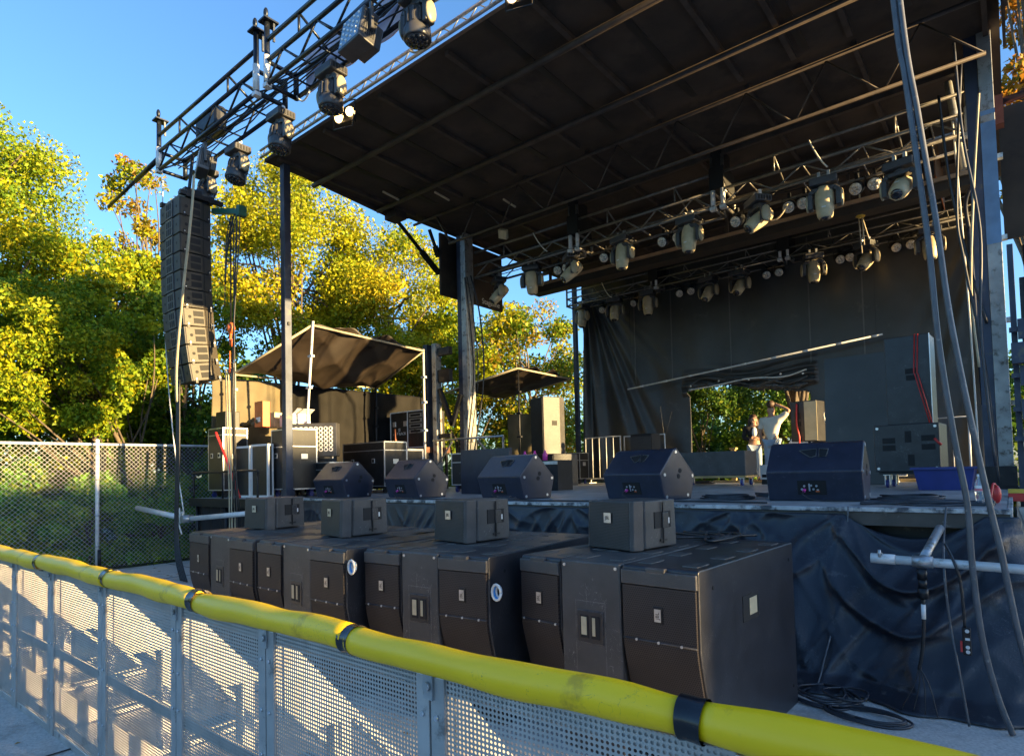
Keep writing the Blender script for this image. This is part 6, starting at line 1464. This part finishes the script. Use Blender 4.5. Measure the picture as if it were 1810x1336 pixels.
def person(label, loc, rz, height, pose, mats):
    t = thing('person', label, 'person', loc, rz); k = height / 1.75
    J = {'pelvis': (0, 0, .95, (.13, .10)), 'waist': (0, 0, 1.08, (.13, .095)), 'chest': (0, .0, 1.27, (.165, .11)), 'clav': (0, -.01, 1.42, (.11, .075)), 'neck': (0, .0, 1.50, .055), 'jaw': (0, .02, 1.56, (.06, .07)), 'head': (0, .015, 1.64, (.075, .092)), 'crown': (0, .0, 1.71, (.06, .075)), 'nose': (0, .112, 1.615, .013)}
    E = [('pelvis', 'waist'), ('waist', 'chest'), ('chest', 'clav'), ('clav', 'neck'), ('neck', 'jaw'), ('jaw', 'head'), ('head', 'crown'), ('head', 'nose')]
    for s, n in ((-1, 'l'), (1, 'r')):
        J[n + 'ear'] = (s * .085, -.005, 1.625, .018); E.append(('head', n + 'ear'))
        J[n + 'hip'] = (s * .09, 0, .90, .095); J[n + 'knee'] = (s * .105, .015, .50, .058); J[n + 'calf'] = (s * .108, -.02, .34, .058); J[n + 'ank'] = (s * .11, -.01, .09, .04); J[n + 'ball'] = (s * .125, .10, .045, (.042, .03)); J[n + 'toe'] = (s * .13, .17, .035, (.034, .024)); J[n + 'heel'] = (s * .11, -.055, .04, .032)
        E += [('pelvis', n + 'hip'), (n + 'hip', n + 'knee'), (n + 'knee', n + 'calf'), (n + 'calf', n + 'ank'), (n + 'ank', n + 'ball'), (n + 'ball', n + 'toe'), (n + 'ank', n + 'heel')]
        J[n + 'sho'] = (s * .19, 0, 1.42, .062); E.append(('clav', n + 'sho'))
        el, wr, hd = pose[n]
        J[n + 'elb'] = (*el, .043); J[n + 'wr'] = (*wr, .029); E += [(n + 'sho', n + 'elb'), (n + 'elb', n + 'wr')]
        hand(J, E, n + 'wr', *wr, *hd, s)
    sc = {q: tuple(c * k for c in v[:3]) + ((tuple(c * k for c in v[3]),) if isinstance(v[3], tuple) else (v[3] * k,)) for q, v in J.items()}
    body = skinned('body', t, sc, E, M['skin'], 'pelvis')
    def cloth(name, keys, add, m, root, cut=None):
        K = {}
        for q in keys:
            v = sc[q]; r = v[3]; K[q] = v[:3] + ((tuple(c + add for c in r) if isinstance(r, tuple) else r + add),)
        if cut:
            for q, (a, c_, f, rr_) in cut.items(): p = Vector(sc[a][:3]).lerp(Vector(sc[c_][:3]), f); K[q] = (*p, rr_ * k)
        Ed = [(a, c_) for a, c_ in E if a in K and c_ in K]
        if cut: Ed += [(a, q) for q, (a, c_, f, rr_) in cut.items()]
        return skinned(name, t, K, Ed, m, root)
    return t, sc, cloth
# the man: back to us, right hand on his head
pose = {'l': ((-.25, -.03, 1.14), (-.235, .05, .90), (0, .25, -1)), 'r': ((.40, .03, 1.60), (.17, .02, 1.73), (-1, .0, .1))}
t, sc, cloth = person('man in a pale long shirt and jeans seen from behind, one hand on his head', (6.06, 7.9, .012), R(-4), 1.68, pose, None)
cloth('shirt', ['pelvis', 'waist', 'chest', 'clav', 'lsho', 'rsho', 'lhip', 'rhip'], .028, M['shirt'], 'pelvis', {'lsl': ('lsho', 'lelb', .8, .068), 'rsl': ('rsho', 'relb', .85, .066)})
cloth('jeans', ['pelvis', 'lhip', 'rhip', 'lknee', 'rknee', 'lcalf', 'rcalf', 'lank', 'rank'], .016, M['jeans'], 'pelvis')
cloth('shoes', ['lank', 'lball', 'ltoe', 'lheel'], .014, M['dark'], 'lank'); cloth('shoes', ['rank', 'rball', 'rtoe', 'rheel'], .014, M['dark'], 'rank')
b = MB(); b.ball((0, -.005, 1.695), (.088, .105, .085), 16); b.build('hair', M['hair'], t); face(t, 0, .015, 1.655, 1, None)
# the woman: turned to us, arms folded
pose = {'l': ((-.25, -.02, 1.16), (-.06, .16, 1.14), (1, .1, .1)), 'r': ((.25, -.02, 1.16), (.06, .18, 1.10), (-1, .1, .1))}
t, sc, cloth = person('woman with long brown hair in a black jacket and pale jeans, arms folded', (5.54, 8.35, .012), R(205), 1.52, pose, None)
cloth('jacket', ['waist', 'chest', 'clav', 'lsho', 'rsho', 'lelb', 'relb'], .022, M['blackshirt'], 'waist', {'lsl': ('lelb', 'lwr', .8, .05), 'rsl': ('relb', 'rwr', .8, .05)})
cloth('jeans', ['pelvis', 'lhip', 'rhip', 'lknee', 'rknee', 'lcalf', 'rcalf', 'lank', 'rank'], .014, M['jeans'], 'pelvis')
cloth('shoes', ['lank', 'lball', 'ltoe', 'lheel'], .012, M['dark'], 'lank'); cloth('shoes', ['rank', 'rball', 'rtoe', 'rheel'], .012, M['dark'], 'rank')
b = MB(); b.ball((0, -.03, 1.46), (.088, .10, .09), 16); b.tube(smooth([(-.06, -.05, 1.44), (-.075, -.05, 1.3), (-.07, -.06, 1.16)], 4), [.045] * 9); b.tube(smooth([(.06, -.05, 1.44), (.075, -.05, 1.3), (.07, -.06, 1.16)], 4), [.045] * 9); b.tube(smooth([(0, -.08, 1.46), (0, -.1, 1.3), (0, -.1, 1.13)], 4), [.07] * 9); b.build('hair', M['hair'], t); face(t, 0, .012, 1.44, 1, None)
b = MB(); b.ball((0, .085, 1.12), (.06, .035, .13), 12); b.build('white_top', M['white'], t)

# fallen leaves and grit on the concrete
r = np.random.default_rng(9); n = 420; P = np.stack([r.uniform(-3.5, 10, n), r.uniform(-7, -.3, n), np.full(n, -OFF + .006)], 1)
b = MB()
for p in P:
    a = r.uniform(0, 6.28); L = r.uniform(.015, .045); c, q = math.cos(a) * L, math.sin(a) * L
    b.add([(p[0] - c, p[1] - q, p[2]), (p[0] + q * .5, p[1] - c * .5, p[2] + .008), (p[0] + c, p[1] + q, p[2] + .002), (p[0] - q * .5, p[1] + c * .5, p[2] + .01)], [(0, 1, 2, 3)])
solo('fallen_leaves', b, mat('dry_leaf', (.22, .14, .05), .8, 0, .5, 2), 'dry fallen leaves scattered over the concrete', 'leaves', (3, -3, -OFF), kind='stuff')
